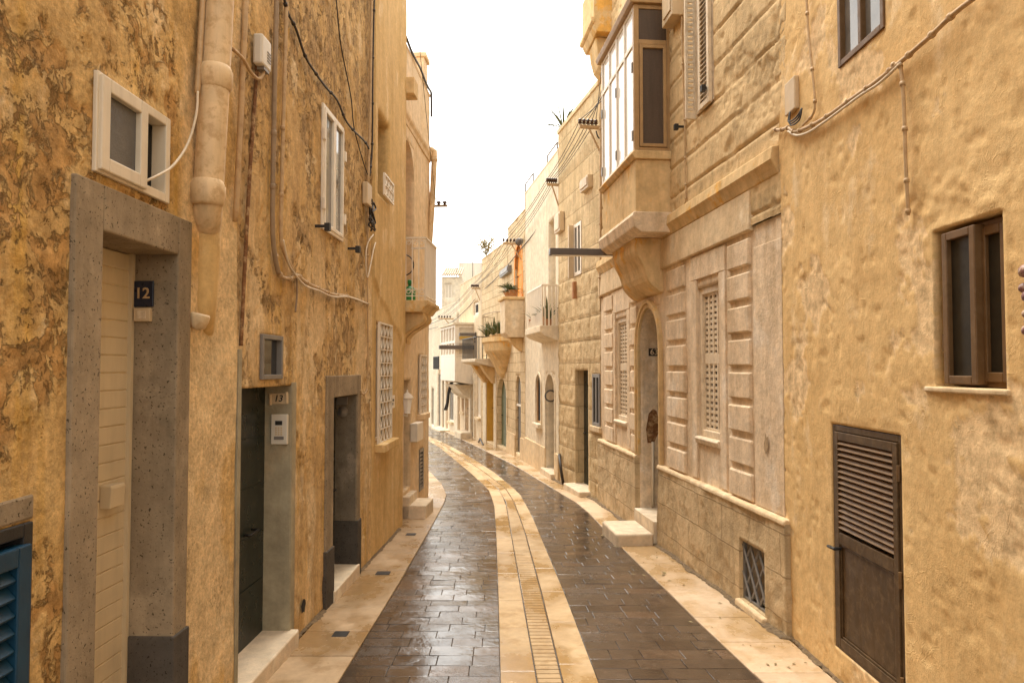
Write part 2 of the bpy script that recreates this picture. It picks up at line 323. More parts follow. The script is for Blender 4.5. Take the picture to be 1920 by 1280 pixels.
# ------------------------------------------------------------------ facades
def wall_sheet(mb, W, s0, s1, z0, z1, ops, res=.05, relief=None, peel=None, pale=None):
    """one facade sheet with its openings cut out, reveals turned in and arches filled; relief moves it in and out"""
    def marks(lo, hi, cuts, r):
        e = sorted({round(x, 5) for x in [lo, hi] + [c for c in cuts if lo < c < hi]}); out = [e[0]]
        for a, b in zip(e, e[1:]):
            n = max(1, int(math.ceil((b - a) / r))); out += [a + (b - a) * k / n for k in range(1, n + 1)]
        return np.array(out)
    ss = marks(s0, s1, [x for o in ops for x in (o['s0'], o['s1'])], res)
    zz = marks(z0, z1, [x for o in ops for x in (o['z0'], o['z1'])], res)
    S, Z = np.meshgrid(ss, zz, indexing='ij'); O = np.zeros_like(S)
    if relief is not None: O = relief(S, Z)
    for o in ops:
        dx = np.maximum(np.maximum(o['s0'] - S, S - o['s1']), 0); dz = np.maximum(np.maximum(o['z0'] - Z, Z - o['z1']), 0)
        d = np.sqrt(dx * dx + dz * dz); O = O * sst(0, o.get('taper', .10), d)
    ns, nz = S.shape; base = len(mb.v)
    px = W.A.x + W.t.x * S + W.n.x * O; py = W.A.y + W.t.y * S + W.n.y * O
    V = np.stack([px, py, Z], -1).reshape(-1, 3)
    mb.v.extend(map(tuple, V.tolist())); mb.uv.extend(zip(S.ravel().tolist(), Z.ravel().tolist()))
    if peel is not None: mb.att['peel'] = np.concatenate([mb.att.get('peel', np.zeros(base)), peel(S, Z).ravel()])
    if pale is not None: mb.att['pale'] = np.concatenate([mb.att.get('pale', np.zeros(base)), pale(S, Z).ravel()])
    idx = np.arange(ns * nz).reshape(ns, nz) + base
    sm = (ss[:-1] + ss[1:]) / 2; zm = (zz[:-1] + zz[1:]) / 2; keep = np.ones((ns - 1, nz - 1), bool)
    for o in ops:
        keep &= ~(((sm > o['s0']) & (sm < o['s1']))[:, None] & ((zm > o['z0']) & (zm < o['z1']))[None, :])
    I, J = np.nonzero(keep)
    fl = np.stack([idx[I, J], idx[I + 1, J], idx[I + 1, J + 1], idx[I, J + 1]], -1)
    mb.f.extend(map(tuple, fl.tolist())); mb.mi.extend([mb.cur] * len(fl))
    for si, row in ((0, idx[0]), (-1, idx[-1])):
        inn = [mb.vert(W.P(ss[si], z, -.42), (ss[si] + .4, z)) for z in zz]
        for k in range(nz - 1): mb.face([int(row[k]), int(row[k + 1]), inn[k + 1], inn[k]])
    for o in ops:
        i0 = int(np.argmin(abs(ss - o['s0']))); i1 = int(np.argmin(abs(ss - o['s1']))); j0 = int(np.argmin(abs(zz - o['z0']))); j1 = int(np.argmin(abs(zz - o['z1'])))
        loop = [(i, j0) for i in range(i0, i1)] + [(i1, j) for j in range(j0, j1)] + [(i, j1) for i in range(i1, i0, -1)] + [(i0, j) for j in range(j1, j0, -1)]
        rows = [[int(idx[i, j]) for i, j in loop]]
        nd = max(1, int(math.ceil(o['d'] / max(res, .04))))
        for q in range(1, nd + 1):
            rows.append([mb.vert(W.P(ss[i], zz[j], -o['d'] * q / nd), (ss[i] - o['d'] * q / nd, zz[j])) for i, j in loop])
        m = len(loop)
        for ra, rb in zip(rows, rows[1:]):
            for k in range(m): mb.face([ra[k], ra[(k + 1) % m], rb[(k + 1) % m], rb[k]])
        if o.get('rise'):
            spandrel(mb, W, o['s0'], o['s1'], o['z1'] - o['rise'], o['z1'], o['d'], o.get('pt', 0))
def arcpts(s0, s1, zs, zt, n=18, pt=0):
    out = []; c = (s0 + s1) / 2; r = (s1 - s0) / 2; h = zt - zs
    for k in range(n + 1):
        a = math.pi * (1 - k / n); x = math.cos(a); y = math.sin(a)
        if pt: y = y * (1 - pt) + pt * (1 - abs(x))
        out.append((c + r * x, zs + h * y))
    return out
def spandrel(mb, W, s0, s1, zs, zt, d, pt=0, o=0.0):
    ar = arcpts(s0, s1, zs, zt, 20, pt); zt2 = zt + .0
    for (a, b), (c, e) in zip(ar, ar[1:]):
        mb.face([mb.vert(W.P(a, b, o), (a, b)), mb.vert(W.P(c, e, o), (c, e)), mb.vert(W.P(c, zt2, o), (c, zt2)), mb.vert(W.P(a, zt2, o), (a, zt2))])
        mb.face([mb.vert(W.P(a, b, o), (a, b)), mb.vert(W.P(a, b, -d), (a, b)), mb.vert(W.P(c, e, -d), (c, e)), mb.vert(W.P(c, e, o), (c, e))])
def arch_ring(mb, W, s0, s1, zs, zt, w, o0, o1, pt=0, legs=None):
    """a moulded band round an arched opening; legs: z of the feet"""
    inn = arcpts(s0, s1, zs, zt, 20, pt); out = arcpts(s0 - w, s1 + w, zs, zt + w, 20, pt)
    if legs is not None: inn = [(s0, legs)] + inn + [(s1, legs)]; out = [(s0 - w, legs)] + out + [(s1 + w, legs)]
    R = [[mb.vert(W.P(a, b, o), (a, b)) for a, b in L] for L, o in ((inn, o0), (inn, o1), (out, o1), (out, o0))]
    for p, q in ((0, 1), (1, 2), (2, 3)):
        for k in range(len(inn) - 1): mb.face([R[p][k], R[p][k + 1], R[q][k + 1], R[q][k]])
    for k in (0, -1): mb.face([R[0][k], R[1][k], R[2][k], R[3][k]])
def op(r, d=.2, rise=0, pt=0, taper=.10): return dict(s0=r[0], s1=r[1], z0=r[2], z1=r[3], d=d, rise=rise, pt=pt, taper=taper)

def house(label, W, s0, s1, top, mat, ops, res=.08, relief=None, peel=None, depth=4.0, name='house', coping=None, group='terraced houses along the street', smooth=True, extra=None, pale=None):
    mid = W.P((s0 + s1) / 2, 0, -depth / 2); root = empty(name, (mid.x, mid.y, gz(mid.y)), label, 'house', group)
    mb = MB(); z0 = W.g(s1) - .35
    wall_sheet(mb, W, s0, s1, z0, top, ops, res, relief, peel, pale)
    if extra: extra(mb)
    mb.build('wall', mat, root, recalc=False, smooth=smooth)
    sd = MB()
    for a, b in ((s0, s0 + .22), (s1 - .22, s1)): sd.box(W.P, a + .002, b - .002, z0, top - .002, -depth, -.42)
    sd.box(W.P, s0 + .22, s1 - .22, z0, top - .002, -depth, -depth + .2)
    sd.build('side_wall', mat, root)
    rf = MB().box(W.P, s0 + .004, s1 - .004, top - .30, top - .16, -depth + .01, -.06)
    rf.build('roof', M['stone'], root)
    if coping:
        MB().box(W.P, s0, s1, top + .002, top + .09, -.22, coping).build('coping', M['stone'], root, bevel=.01)
    else:
        MB().box(W.P, s0, s1, top + .002, top + .06, -.2, .01).build('coping', mat, root, bevel=.015)
    return root

def frame_boxes(mb, W, s0, s1, z0, z1, w, o0, o1, mull=0, rails=()):
    mb.box(W.P, s0, s0 + w, z0, z1, o0, o1); mb.box(W.P, s1 - w, s1, z0, z1, o0, o1)
    mb.box(W.P, s0 + w, s1 - w, z1 - w, z1, o0, o1); mb.box(W.P, s0 + w, s1 - w, z0, z0 + w, o0, o1)
    for k in range(1, mull + 1):
        c = s0 + (s1 - s0) * k / (mull + 1); mb.box(W.P, c - w / 2, c + w / 2, z0 + w, z1 - w, o0 + .002, o1 - .002)
    for r in rails: mb.box(W.P, s0 + w, s1 - w, r - w / 2, r + w / 2, o0 + .004, o1 - .004)
    return mb
def window(root, W, r, o, w=.05, fm='whitepaint', gm='glass', mull=1, rails=(), label=None, depth=.05, sill=None, sillm='stone'):
    s0, s1, z0, z1 = r
    f = frame_boxes(MB(), W, s0, s1, z0, z1, w, o - depth, o, mull, rails).build('window', M[fm], root, bevel=.004)
    if label: f['label'] = label
    MB().box(W.P, s0 + .006, s1 - .006, z0 + .006, z1 - .006, o - depth * .7, o - depth * .45).build('pane', M[gm], f)
    if sill:
        MB().box(W.P, s0 - .07, s1 + .07, z0 - .10, z0 - .003, -.05, sill).build('sill', M[sillm], f, bevel=.012)
    return f
def door(root, W, r, o, m, planks=0, rails=0, label=None, handle=True, hm='black', hs=.85):
    s0, s1, z0, z1 = r; d = MB().box(W.P, s0 - .01, s1 + .01, z0 - .02, z1, o - .05, o)
    n = max(1, planks)
    for k in range(1, n): 
        c = s0 + (s1 - s0) * k / n; d.box(W.P, c - .006, c + .006, z0 + .05, z1 - .04, o, o + .008)
    for k in range(rails):
        zc = z0 + .12 + (z1 - z0 - .25) * k / max(1, rails - 1); d.box(W.P, s0 + .02, s1 - .02, zc - .05, zc + .05, o + .001, o + .014)
    dd = d.build('door', M[m], root, bevel=.003)
    if label: dd['label'] = label
    if handle:
        hz = z0 + (z1 - z0) * .45; hc = s0 + (s1 - s0) * hs
        MB().tube([W.P(hc, hz, o), W.P(hc, hz, o + .05), W.P(hc + (.09 if hs < .5 else -.09), hz, o + .05)], .011, 8).build('handle', M[hm], dd, smooth=True)
    return dd

def text_obj(txt, size, fr, name, mat, parent, ext=.002, shear=0.0):
    """lettering laid on a plane: fr(x, y, depth) -> world point; (0,0) is the centre of the words"""
    cu = bpy.data.curves.new('lettering_source', 'FONT'); cu.body = txt; cu.size = size; cu.align_x = 'CENTER'; cu.align_y = 'CENTER'; cu.extrude = ext; cu.resolution_u = 3; cu.shear = shear; cu.offset = size * .012
    ob = bpy.data.objects.new('lettering_source', cu); C.objects.link(ob)
    dg = bpy.context.evaluated_depsgraph_get(); me = bpy.data.meshes.new_from_object(ob.evaluated_get(dg))
    bpy.data.objects.remove(ob); bpy.data.curves.remove(cu)
    b = BASE[parent.name]
    for v in me.vertices:
        x, y, z = v.co; v.co = fr(x, y, z + ext) - b
    me.name = name; me.materials.clear(); me.materials.append(mat)
    o = bpy.data.objects.new(name, me); C.objects.link(o); o.parent = parent; BASE[o.name] = b; return o

def smoothpath(pts, n=6):
    pts = [Vector(p) for p in pts]; out = []
    for i in range(len(pts) - 1):
        p0 = pts[max(i - 1, 0)]; p1 = pts[i]; p2 = pts[i + 1]; p3 = pts[min(i + 2, len(pts) - 1)]
        for k in range(n):
            t = k / n
            out.append(.5 * ((2 * p1) + (p2 - p0) * t + (2 * p0 - 5 * p1 + 4 * p2 - p3) * t * t + (3 * p1 - p0 - 3 * p2 + p3) * t ** 3))
    return out + [pts[-1]]
def wire(name, label, cat, W, px, r, m, o=.02, group=None, clips=0):
    pts = []
    for q in px: pts.append(W.hitp(q[0], q[1], q[2] if len(q) > 2 else o))
    path = smoothpath(pts, 7); mb = MB().tube(path, r, 8)
    for k in range(clips):
        p = path[int((k + .5) * (len(path) - 1) / clips)]; q = path[min(int((k + .5) * (len(path) - 1) / clips) + 1, len(path) - 1)]
        d = (q - p).normalized(); mb.tube([p - d * .012, p + d * .012], r * 1.55, 8)
    return tag(mb.build(name, M[m], smooth=True), label, cat, group)

# ================================================================== THE SETTING: sky, ground, road
pL0, pL1 = gp(490, 1270), gp(755, 985)
def on(p, q, y): return (p.x + (q.x - p.x) * (y - p.y) / (q.y - p.y), y)
WL = Wall(on(pL0, pL1, -4.0), on(pL0, pL1, pL1.y), 'L')
pe = gp(803, 932)
W3 = Wall((pL1.x - .10, pL1.y), (pe.x, pe.y), 'L')
W1 = Wall((2.235, -4.0), (2.205, 6.02), 'R')
qb = gp(1088, 914)
W2 = Wall((2.215, 6.02), (qb.x, qb.y), 'R')
sE2 = W2.hit(1127, 700)[0]
def P2(v): return Vector((v.x, v.y))
pts = [P2(W2.P(sE2, 0)), P2(gp(1049, 903)), P2(gp(985, 866)), P2(gp(952, 848)), P2(gp(903, 829)), P2(gp(862, 814.5)), P2(gp(803, 797))]
WR = [Wall(pts[k], pts[k + 1], 'R') for k in range(6)]      # 3rd .. 8th house on the right

def edge(pxs):
    g = [gp(*p) for p in pxs]; ys = [p.y for p in g]; xs = [p.x for p in g]
    def f(y):
        if y <= ys[0]: return xs[0] + (xs[1] - xs[0]) * (y - ys[0]) / (ys[1] - ys[0])
        if y >= ys[-1]: return xs[-1] + (xs[-1] - xs[-2]) * (y - ys[-1]) / (ys[-1] - ys[-2])
        return float(np.interp(y, ys, xs))
    return f
roadL = edge([(634, 1280), (740, 1108), (809, 988), (832, 945), (838, 930), (829, 908), (807, 885), (770, 862), (700, 840)])
bandL = edge([(938, 1280), (934, 1115), (930, 1000), (926, 943), (916, 918), (881, 885), (850, 860), (826, 840), (805, 827), (770, 815)])
drL = edge([(1007, 1280), (977, 1108), (960, 1012), (948, 940), (934, 916), (897, 885), (862, 860), (833, 839), (808, 824.5), (774, 813)])
drR = edge([(1056, 1280), (1015, 1108), (984, 995), (964, 940), (948, 915), (909, 885), (870, 859), (839, 838.5), (812, 823), (778, 812)])
bandR = edge([(1123, 1280), (1060, 1115), (998, 967), (977, 929), (960, 912), (925, 884), (884, 858), (848, 838), (815, 822), (780, 811)])
roadR = edge([(1430, 1280), (1305, 1163), (1236, 1094), (1167, 1030), (1093, 950), (1043, 920), (964, 872), (902, 841), (838, 810.5), (804, 797.5), (760, 786)])
def baseL(y): return WL.A.x + WL.t.x / WL.t.y * (y - WL.A.y) if y < pL1.y else (W3.A.x + W3.t.x / W3.t.y * (y - W3.A.y) if y < pe.y + .2 else -9)
by = [W1.A.y, W1.B.y] + [p.y for p in pts] + [60]; bx = [W1.A.x, W1.B.x] + [p.x for p in pts] + [pts[-1].x - 9]
def baseR(y): return float(np.interp(y, by, bx))

def paver_mat():
    n = NT('wet_brown_pavers'); g = n.N.new('ShaderNodeNewGeometry'); ri = g.outputs['Random Per Island']
    c = n.ramp(ri, [(0, (.052, .035, .023)), (.35, (.080, .055, .037)), (.7, (.064, .046, .032)), (1, (.112, .070, .043))])
    c = n.mix(.7, c, n.ramp(n.noise(11, 8, .7), [(.3, .55), (.7, 1.45)]), 'MULTIPLY')
    wet = n.noise(1.4, 6, .6); fine = n.noise(26, 7, .72)
    r = n.math('ADD', n.ramp(wet, [(.40, .07), (.64, .28)]), n.math('MULTIPLY', n.ramp(fine, [(.45, 0), (.7, 1)]), .10))
    h = n.math('ADD', n.math('MULTIPLY', n.noise(16, 9, .66), 1.0), n.math('MULTIPLY', n.noise(90, 5, .7), .16))
    amt = n.ramp(n.noise(3.1, 4), [(.42, .10), (.66, .9)])
    return n.done(c, r, n.bump(n.math('MULTIPLY', h, amt), .6, .009), .8)
def slab_mat(name, ca, cb, wetc, bright):
    n = NT(name); g = n.N.new('ShaderNodeNewGeometry')
    c = n.ramp(n.noise(1.8, 7, .6), [(.35, ca), (.65, cb)])
    c = n.mix(.5, c, n.ramp(g.outputs['Random Per Island'], [(0, .8), (1, 1.15)]), 'MULTIPLY')
    w = n.ramp(n.noise(1.1, 7, .62, n.map(n.co.outputs['Object'], (1, .6, 1), (4, 2, 0))), [(.44, 0), (.56, 1)])
    c = n.mix(n.math('MULTIPLY', w, .8), c, wetc)
    w3 = n.ramp(n.noise(4.5, 7, .7, n.map(n.co.outputs['Object'], (1, 1, 1), (9, 5, 1))), [(.52, 0), (.62, 1)]); c = n.mix(n.math('MULTIPLY', w3, .5), c, wetc)
    c = n.mix(n.math('MULTIPLY', n.ramp(n.noise(31, 6, .7), [(.28, 1), (.36, 0)]), .6), c, sc(wetc, .35))
    c = n.mix(.4, c, n.ramp(n.noise(14, 8, .7), [(.3, .7), (.7, 1.3)]), 'MULTIPLY')
    r = n.mix(w, (.6, .6, .6), (.16, .16, .16))
    return n.done(c, r, n.bump(n.noise(28, 9, .7), .28, .008), .4)
M['paver'] = paver_mat()
M['slab'] = slab_mat('limestone_slabs', (.36, .245, .135), (.47, .335, .20), (.27, .16, .065), 1)
M['slabR'] = slab_mat('pale_limestone_slabs', (.52, .375, .235), (.61, .46, .31), (.38, .24, .10), 1)
M['band'] = slab_mat('yellow_wet_limestone', (.41, .275, .135), (.51, .365, .20), (.30, .17, .05), 1)
M['joint'] = simple('wet_joint', (.055, .040, .028), .3, .2, 20, .2)
M['soil'] = simple('street_bed', (.07, .048, .028), .8, .2, 3, .2)

ys = [-30, 0, 4, 10, 20, 40, 80, 700]
g = MB()
for a, b in zip(ys, ys[1:]):
    za, zb = gz(max(a, -30)) - .06, gz(min(b, 90)) - .06
    g.poly([(-500, a, za), (500, a, za), (500, b, zb), (-500, b, zb)])
tag(g.build('ground', M['soil'], base=(0, 0, 0), recalc=False), kind='structure')

def chamfer_slab(mb, q, h0, h1, ins, tilt=(0, 0)):
    """q: four ground corners (x,y); a slab with a chamfered top, lifted h1 above the street plane"""
    c = Vector((sum(p[0] for p in q) / 4, sum(p[1] for p in q) / 4)); rows = []
    def up(p, h): return Vector((p[0], p[1], gz(p[1]) + h))
    ring = []
    for p in q:
        d = c - Vector(p); L = d.length; ring.append(Vector(p) + d * min(.4, ins * 1.4 / max(L, 1e-4)))
    a = [mb.vert(up(p, h0), (p[0], p[1])) for p in q]; b = [mb.vert(up(p, h1 - ins * .8), (p[0], p[1])) for p in q]
    t = [mb.vert(up(p, h1 + (p[0] - c.x) * tilt[0] + (p[1] - c.y) * tilt[1]), (p[0], p[1])) for p in ring]
    for k in range(4):
        j = (k + 1) % 4; mb.face([a[k], a[j], b[j], b[k]]); mb.face([b[k], b[j], t[j], t[k]])
    mb.face(t)

road = MB(); rnd = random.Random(3)
road.cur = 1
yy = -3.0
while yy < 42:
    y2 = yy + 1.0; road.poly([(roadL(yy) - .05, yy, gz(yy) - .012), (roadR(yy) + .05, yy, gz(yy) - .012), (roadR(y2) + .05, y2, gz(y2) - .012), (roadL(y2) - .05, y2, gz(y2) - .012)]); yy = y2
road.cur = 0
for fa, fb in ((roadL, bandL), (bandR, roadR)):
    y = 2.6
    while y < 41:
        rh = .165 + rnd.random() * .035 + (.05 if y > 14 else 0) + (.06 if y > 24 else 0)
        ya, yb = y + .002, y + rh - .002; xa, xb = fa(y + rh / 2), fb(y + rh / 2); w = xb - xa
        if w > .15:
            cuts = [0.0]; x = -rnd.random() * .28 + .08
            while True:
                x += .23 + rnd.random() * .11
                if x > w - .09: break
                if x > .09: cuts.append(x)
            cuts.append(w)
            for c0, c1 in zip(cuts, cuts[1:]):
                def px_(c, yq):
                    return fa(yq) + (fb(yq) - fa(yq)) * c / w
                q = [(px_(c0, ya) + .002, ya), (px_(c1, ya) - .002, ya), (px_(c1, yb) - .002, yb), (px_(c0, yb) + .002, yb)]
                chamfer_slab(road, q, -.03, rnd.uniform(-.0015, .0015), .0025, (rnd.gauss(0, .008), rnd.gauss(0, .010)))
        y += rh
tag(road.build('road', [M['paver'], M['joint']], base=(0, 0, 0), recalc=False), kind='structure')

band = MB()
for fa, fb, sd in ((bandL, drL, 1), (drR, bandR, 2)):
    y = 2.6; r2 = random.Random(sd)
    while y < 41:
        L = r2.uniform(.75, 1.05); n = 3
        # each stone follows the bend
        xm = lambda yq, t: fa(yq) + (fb(yq) - fa(yq)) * t
        q = [(xm(y, 0) + .003, y + .003), (xm(y, 1) - .003, y + .003), (xm(y + L, 1) - .003, y + L - .003), (xm(y + L, 0) + .003, y + L - .003)]
        chamfer_slab(band, q, -.03, .004 + r2.uniform(-.0015, .0015), .005); y += L
tag(band.build('gutter', M['band'], base=(0, 0, 0), recalc=False), kind='structure')
dr = MB(); y = 2.6
while y < 26:
    stp = .080; q = [(drL(y) + .008, y), (drR(y) - .008, y), (drR(y + stp) - .008, y + stp * .87), (drL(y + stp) + .008, y + stp * .87)]
    chamfer_slab(dr, q, -.03, .001, .004); y += stp
y = 26
while y < 41:
    q = [(drL(y) + .006, y), (drR(y) - .006, y), (drR(y + .5) - .006, y + .49), (drL(y + .5) + .006, y + .49)]; chamfer_slab(dr, q, -.03, .001, .004); y += .5
tag(dr.build('drain_grating', M['band'], recalc=False), 'long slotted stone drain running down the middle of the wet street', 'drain')

pav = MB(); r2 = random.Random(11); y = 1.0; cutsL = []
while y < 15.5:
    L = r2.choice((.55, .8, 1.0, .65)); 
    if y + L > 10.3 and y < 10.3: L = 10.3 - y + .001
    def left(yq): return baseL(min(yq, 13.6)) + (.02 if yq < pL1.y else -.1) if yq < 13.7 else roadL(yq) - 1.2
    q = [(left(y + .003), y + .003), (roadL(y) - .002, y + .005), (roadL(y + L) - .002, y + L - .005), (left(y + L), y + L - .005)]
    chamfer_slab(pav, q, -.05, .012 + r2.uniform(-.002, .002), .007); y += L
while y < 30:
    q = [(roadL(y) - 3, y), (roadL(y) - .002, y), (roadL(y + .9) - .002, y + .895), (roadL(y + .9) - 3, y + .895)]; chamfer_slab(pav, q, -.05, .012, .006); y += .9
tag(pav.build('pavement', M['slab'], base=(0, 0, 0), recalc=False), kind='structure')
pav = MB(); y = 1.0
def jr(yq): return .02 if yq < 5.9 else (.075 if yq < 14 else -.1)
while y < 40:
    L = r2.choice((.5, .75, .62, .85)) if y < 7.2 else 1.1
    q = [(roadR(y) + .002, y + .005), (baseR(y) - jr(y), y + .005), (baseR(y + L) - jr(y + L), y + L - .005), (roadR(y + L) + .002, y + L - .005)]
    chamfer_slab(pav, q, -.05, .012 + r2.uniform(-.002, .002), .007); y += L
tag(pav.build('pavement', M['slabR'], base=(0, 0, 0), recalc=False), kind='structure')

# ================================================================== LEFT SIDE
GL = 'houses along the left side of the street'
sAB = WL.hit(442, 700)[0]; sBC = WL.hit(697, 700)[0]; sCE = WL.L
# ---- house with door 12
def reliefA(S, Z):
    big = (fbm(S, Z, .9, 4, 1) - .5) * .035
    pe = peelA(S, Z)
    rough = (fbm(S, Z, 6, 6, 5, .72) - .5) * .022 + (fbm(S, Z, 22, 3, 8, .75) - .5) * .014
    sm = (fbm(S, Z, 5, 4, 15) - .5) * .012
    return big + pe * (rough - .006) + (1 - pe) * sm
def peelA(S, Z):
    n = fbm(S, Z * .8, 2.2, 6, 21, .6) + .10 * (S < WL.hit(340, 300)[0]) - .30 * sst(WL.hit(322, 300)[0], WL.hit(345, 300)[0], S) + .05 * (Z > 2.8)
    return sst(.485, .53, n)
rS = WL.rect(124, 347, (315, 418), (1280, 1280)); rS = (rS[0], rS[1], -.4, rS[3])
rD = WL.rect(177, 321, (427, 478), (1280, 1280)); rD = (rD[0], rD[1], -.03, rD[3])
rW = WL.rect(174, 313, (122, 230), (318, 386))
bA = WL.hit(57, 1000)[0]; zB = WL.hit(50, 978)[1]; rB = (bA - .8, bA, .35, zB)
hA = house('rough ochre house with a grey concrete doorway, number 12', WL, 0.5, sAB, 7.4, M['plaster_a'],
           [op((rS[0] + .012, rS[1] - .012, rS[2] - .1, rS[3] - .012), .27, taper=.04), op(rW, .12, taper=.05), op(rB, .12, taper=.08)], .015, reliefA, peelA, group=GL, pale=lambda S, Z: .85 * sst(WL.hit(338, 300)[0], WL.hit(352, 300)[0], S) * sst(.38, .5, fbm(S, Z * .6, 2.5, 5, 301)))
sur = MB()
sur.box(WL.P, rS[0], rD[0], -.1, rS[3], -.27, .022); sur.box(WL.P, rD[1], rS[1], -.1, rS[3], -.27, .022); sur.box(WL.P, rD[0], rD[1], rD[3], rS[3], -.27, .022)
so = sur.build('door_surround', M['concrete'], hA, bevel=.008)
tz = MB(); zt = WL.cross(335, 1143, rD[1])[1]
tz.box(WL.P, rD[1] - .012, rS[1] + .010, -.3, .63, -.262, .034); tz.build('plinth_block', M['terrazzo'], hA, bevel=.006)
MB().box(WL.P, rS[0] - .010, rD[0] + .012, -.3, .60, -.262, .034).build('plinth_block', M['terrazzo'], hA, bevel=.006)
# roller door
d = MB(); zz = -.05; ow = -.225
while zz < rD[3]:
    z2 = min(zz + .088, rD[3] - .002)
    d.prism(lambda a, b, c: WL.P(a, b, c), [(zz, ow - .04), (z2, ow - .04), (z2, ow - .006), (z2 - .005, ow), (zz + .008, ow + .001), (zz, ow - .006)], rD[0] + .012, rD[1] - .03); zz += .088
d.box(WL.P, rD[1] - .03, rD[1] - .004, -.05, rD[3], ow - .04, ow + .02)
d12 = d.build('door', M['creamdoor'], hA); d12['label'] = 'cream roller door of horizontal slats'
lb = WL.hit(190, 930, ow); 
mb = MB(); sl, zl = WL.hit(199, 912, ow); 
mb.prism(lambda a, b, c: WL.P(a, b, c), [(zl - .10, ow), (zl + .012, ow), (zl + .012, ow + .055), (zl - .004, ow + .06), (zl - .10, ow + .052)], sl - .055, sl + .07)
mb.build('letter_flap', M['creamdoor'], d12, bevel=.005)
sl, zl = WL.hit(166, 940, ow); MB().box(WL.P, rD[0] + .015, rD[0] + .04, zl - .04, zl + .04, ow, ow + .012).build('lock', M['black'], d12, bevel=.003)
MB().box(WL.P, rD[0] - .02, rD[1] + .02, -.2, -.035, -.3, .03).build('threshold', M['step'], hA, bevel=.01)
# sliding window above it
s0, s1, z0, z1 = rW
w = frame_boxes(MB(), WL, s0, s1, z0, z1, .045, -.06, .018).build('window', M['pvc'], hA, bevel=.005)
sm_ = s0 + (s1 - s0) * .56
ls = frame_boxes(MB(), WL, s0 + .012, sm_ + .03, z0 + .012, z1 - .012, .062, -.02, .036).build('sash', M['pvc'], w, bevel=.006)
MB().box(WL.P, s0 + .06, sm_ - .02, z0 + .06, z1 - .06, -.005, .008).build('pane', M['frost'], w)
frame_boxes(MB(), WL, sm_ - .02, s1 - .20, z0 + .046, z1 - .046, .04, -.055, -.024).build('sash', M['pvc'], w, bevel=.005)
MB().box(WL.P, s0 + .046, s1 - .046, z0 + .046, z1 - .046, -.06, -.056).build('pane', M['dark'], w)
# blue shutter
s0, s1, z0, z1 = rB
f = frame_boxes(MB(), WL, s0, s1, z0, z1, .05, -.11, .012).build('window', M['black'], hA, bevel=.006); f['label'] = 'black framed ground window closed by a blue louvred shutter'
sb = frame_boxes(MB(), WL, s0 + .055, s1 - .03, z0 + .05, z1 - .075, .07, -.03, .03)
sb.build('shutter', M['blue'], f, bevel=.006)
mb = MB(); zz = z0 + .14
while zz < z1 - .18:
    mb.prism(lambda a, b, c: WL.P(a, b, c), [(zz, .018), (zz + .010, .024), (zz + .058, -.018), (zz + .048, -.024)], s0 + .12, s1 - .105); zz += .062
mb.build('slats', M['blue'], f); MB().box(WL.P, s0 + .05, s1 - .05, z0 + .05, z1 - .05, -.1, -.09).build('pane', M['dark'], f)
MB().box(WL.P, s0 - .1, s1 + .012, z1 + .005, z1 + .10, -.05, .006).build('lintel', M['concrete'], hA, bevel=.012)

# ---- house with door 13
def erB(S, Z):
    a = sst(3.6, 4.6, Z + (S - sAB) * .1) * sst(WL.hit(520, 200)[0], WL.hit(575, 200)[0], S)
    n = fbm(S, Z, 2.0, 6, 41, .6)
    n2 = fbm(S * 1.6, Z * .5, 2.2, 6, 57, .62)
    return np.maximum(sst(.50, .55, n + .13 * a - .02), .75 * sst(.60, .63, n2)) * sst(.9, 1.7, Z + .7 * a)
def reliefB(S, Z):
    pe = erB(S, Z)
    r = (fbm(S, Z, .8, 4, 31) - .5) * .035 + (fbm(S, Z, 6, 4, 33) - .5) * .010
    r += pe * ((fbm(S, Z, 8, 6, 35, .74) - .5) * .024 - .007)
    lens = sst(.66, .70, fbm(S * 2.2, Z * .7, 4, 4, 77)) * .014
    return r - lens
rC = WL.rect(602, 641, (187, 244), (430, 453)); rM = WL.rect(487, 526, (622, 634), (709, 712))
r13 = WL.rect(447, 543, (724, 726), (1280, 1280)); r13 = (r13[0], r13[1], -.02, r13[3])
rS4 = WL.rect(608, 672, (703, 704), (1200, 1200)); rS4 = (rS4[0], rS4[1], -.5, rS4[3])
r14 = WL.rect(621, 666, (744, 740), (1200, 1200)); r14 = (r14[0], r14[1], -.06, r14[3])
hB = house('stained brown ochre house with dark green door 13 and cables strung over its wall', WL, sAB, sBC, 7.6, M['plaster_b'],
           [op(rC, .14, taper=.05), op(rM, .10, taper=.05), op(r13, .22, taper=.09), op((rS4[0] + .012, rS4[1] - .012, rS4[2], rS4[3] - .012), .26, taper=.04)], .020, reliefB, erB, group=GL, pale=lambda S, Z: .7 * sst(.50, .60, fbm(S * 1.5, Z * .35, 2.0, 6, 311, .6)) * (1 - sst(2.2, 3.6, Z)))
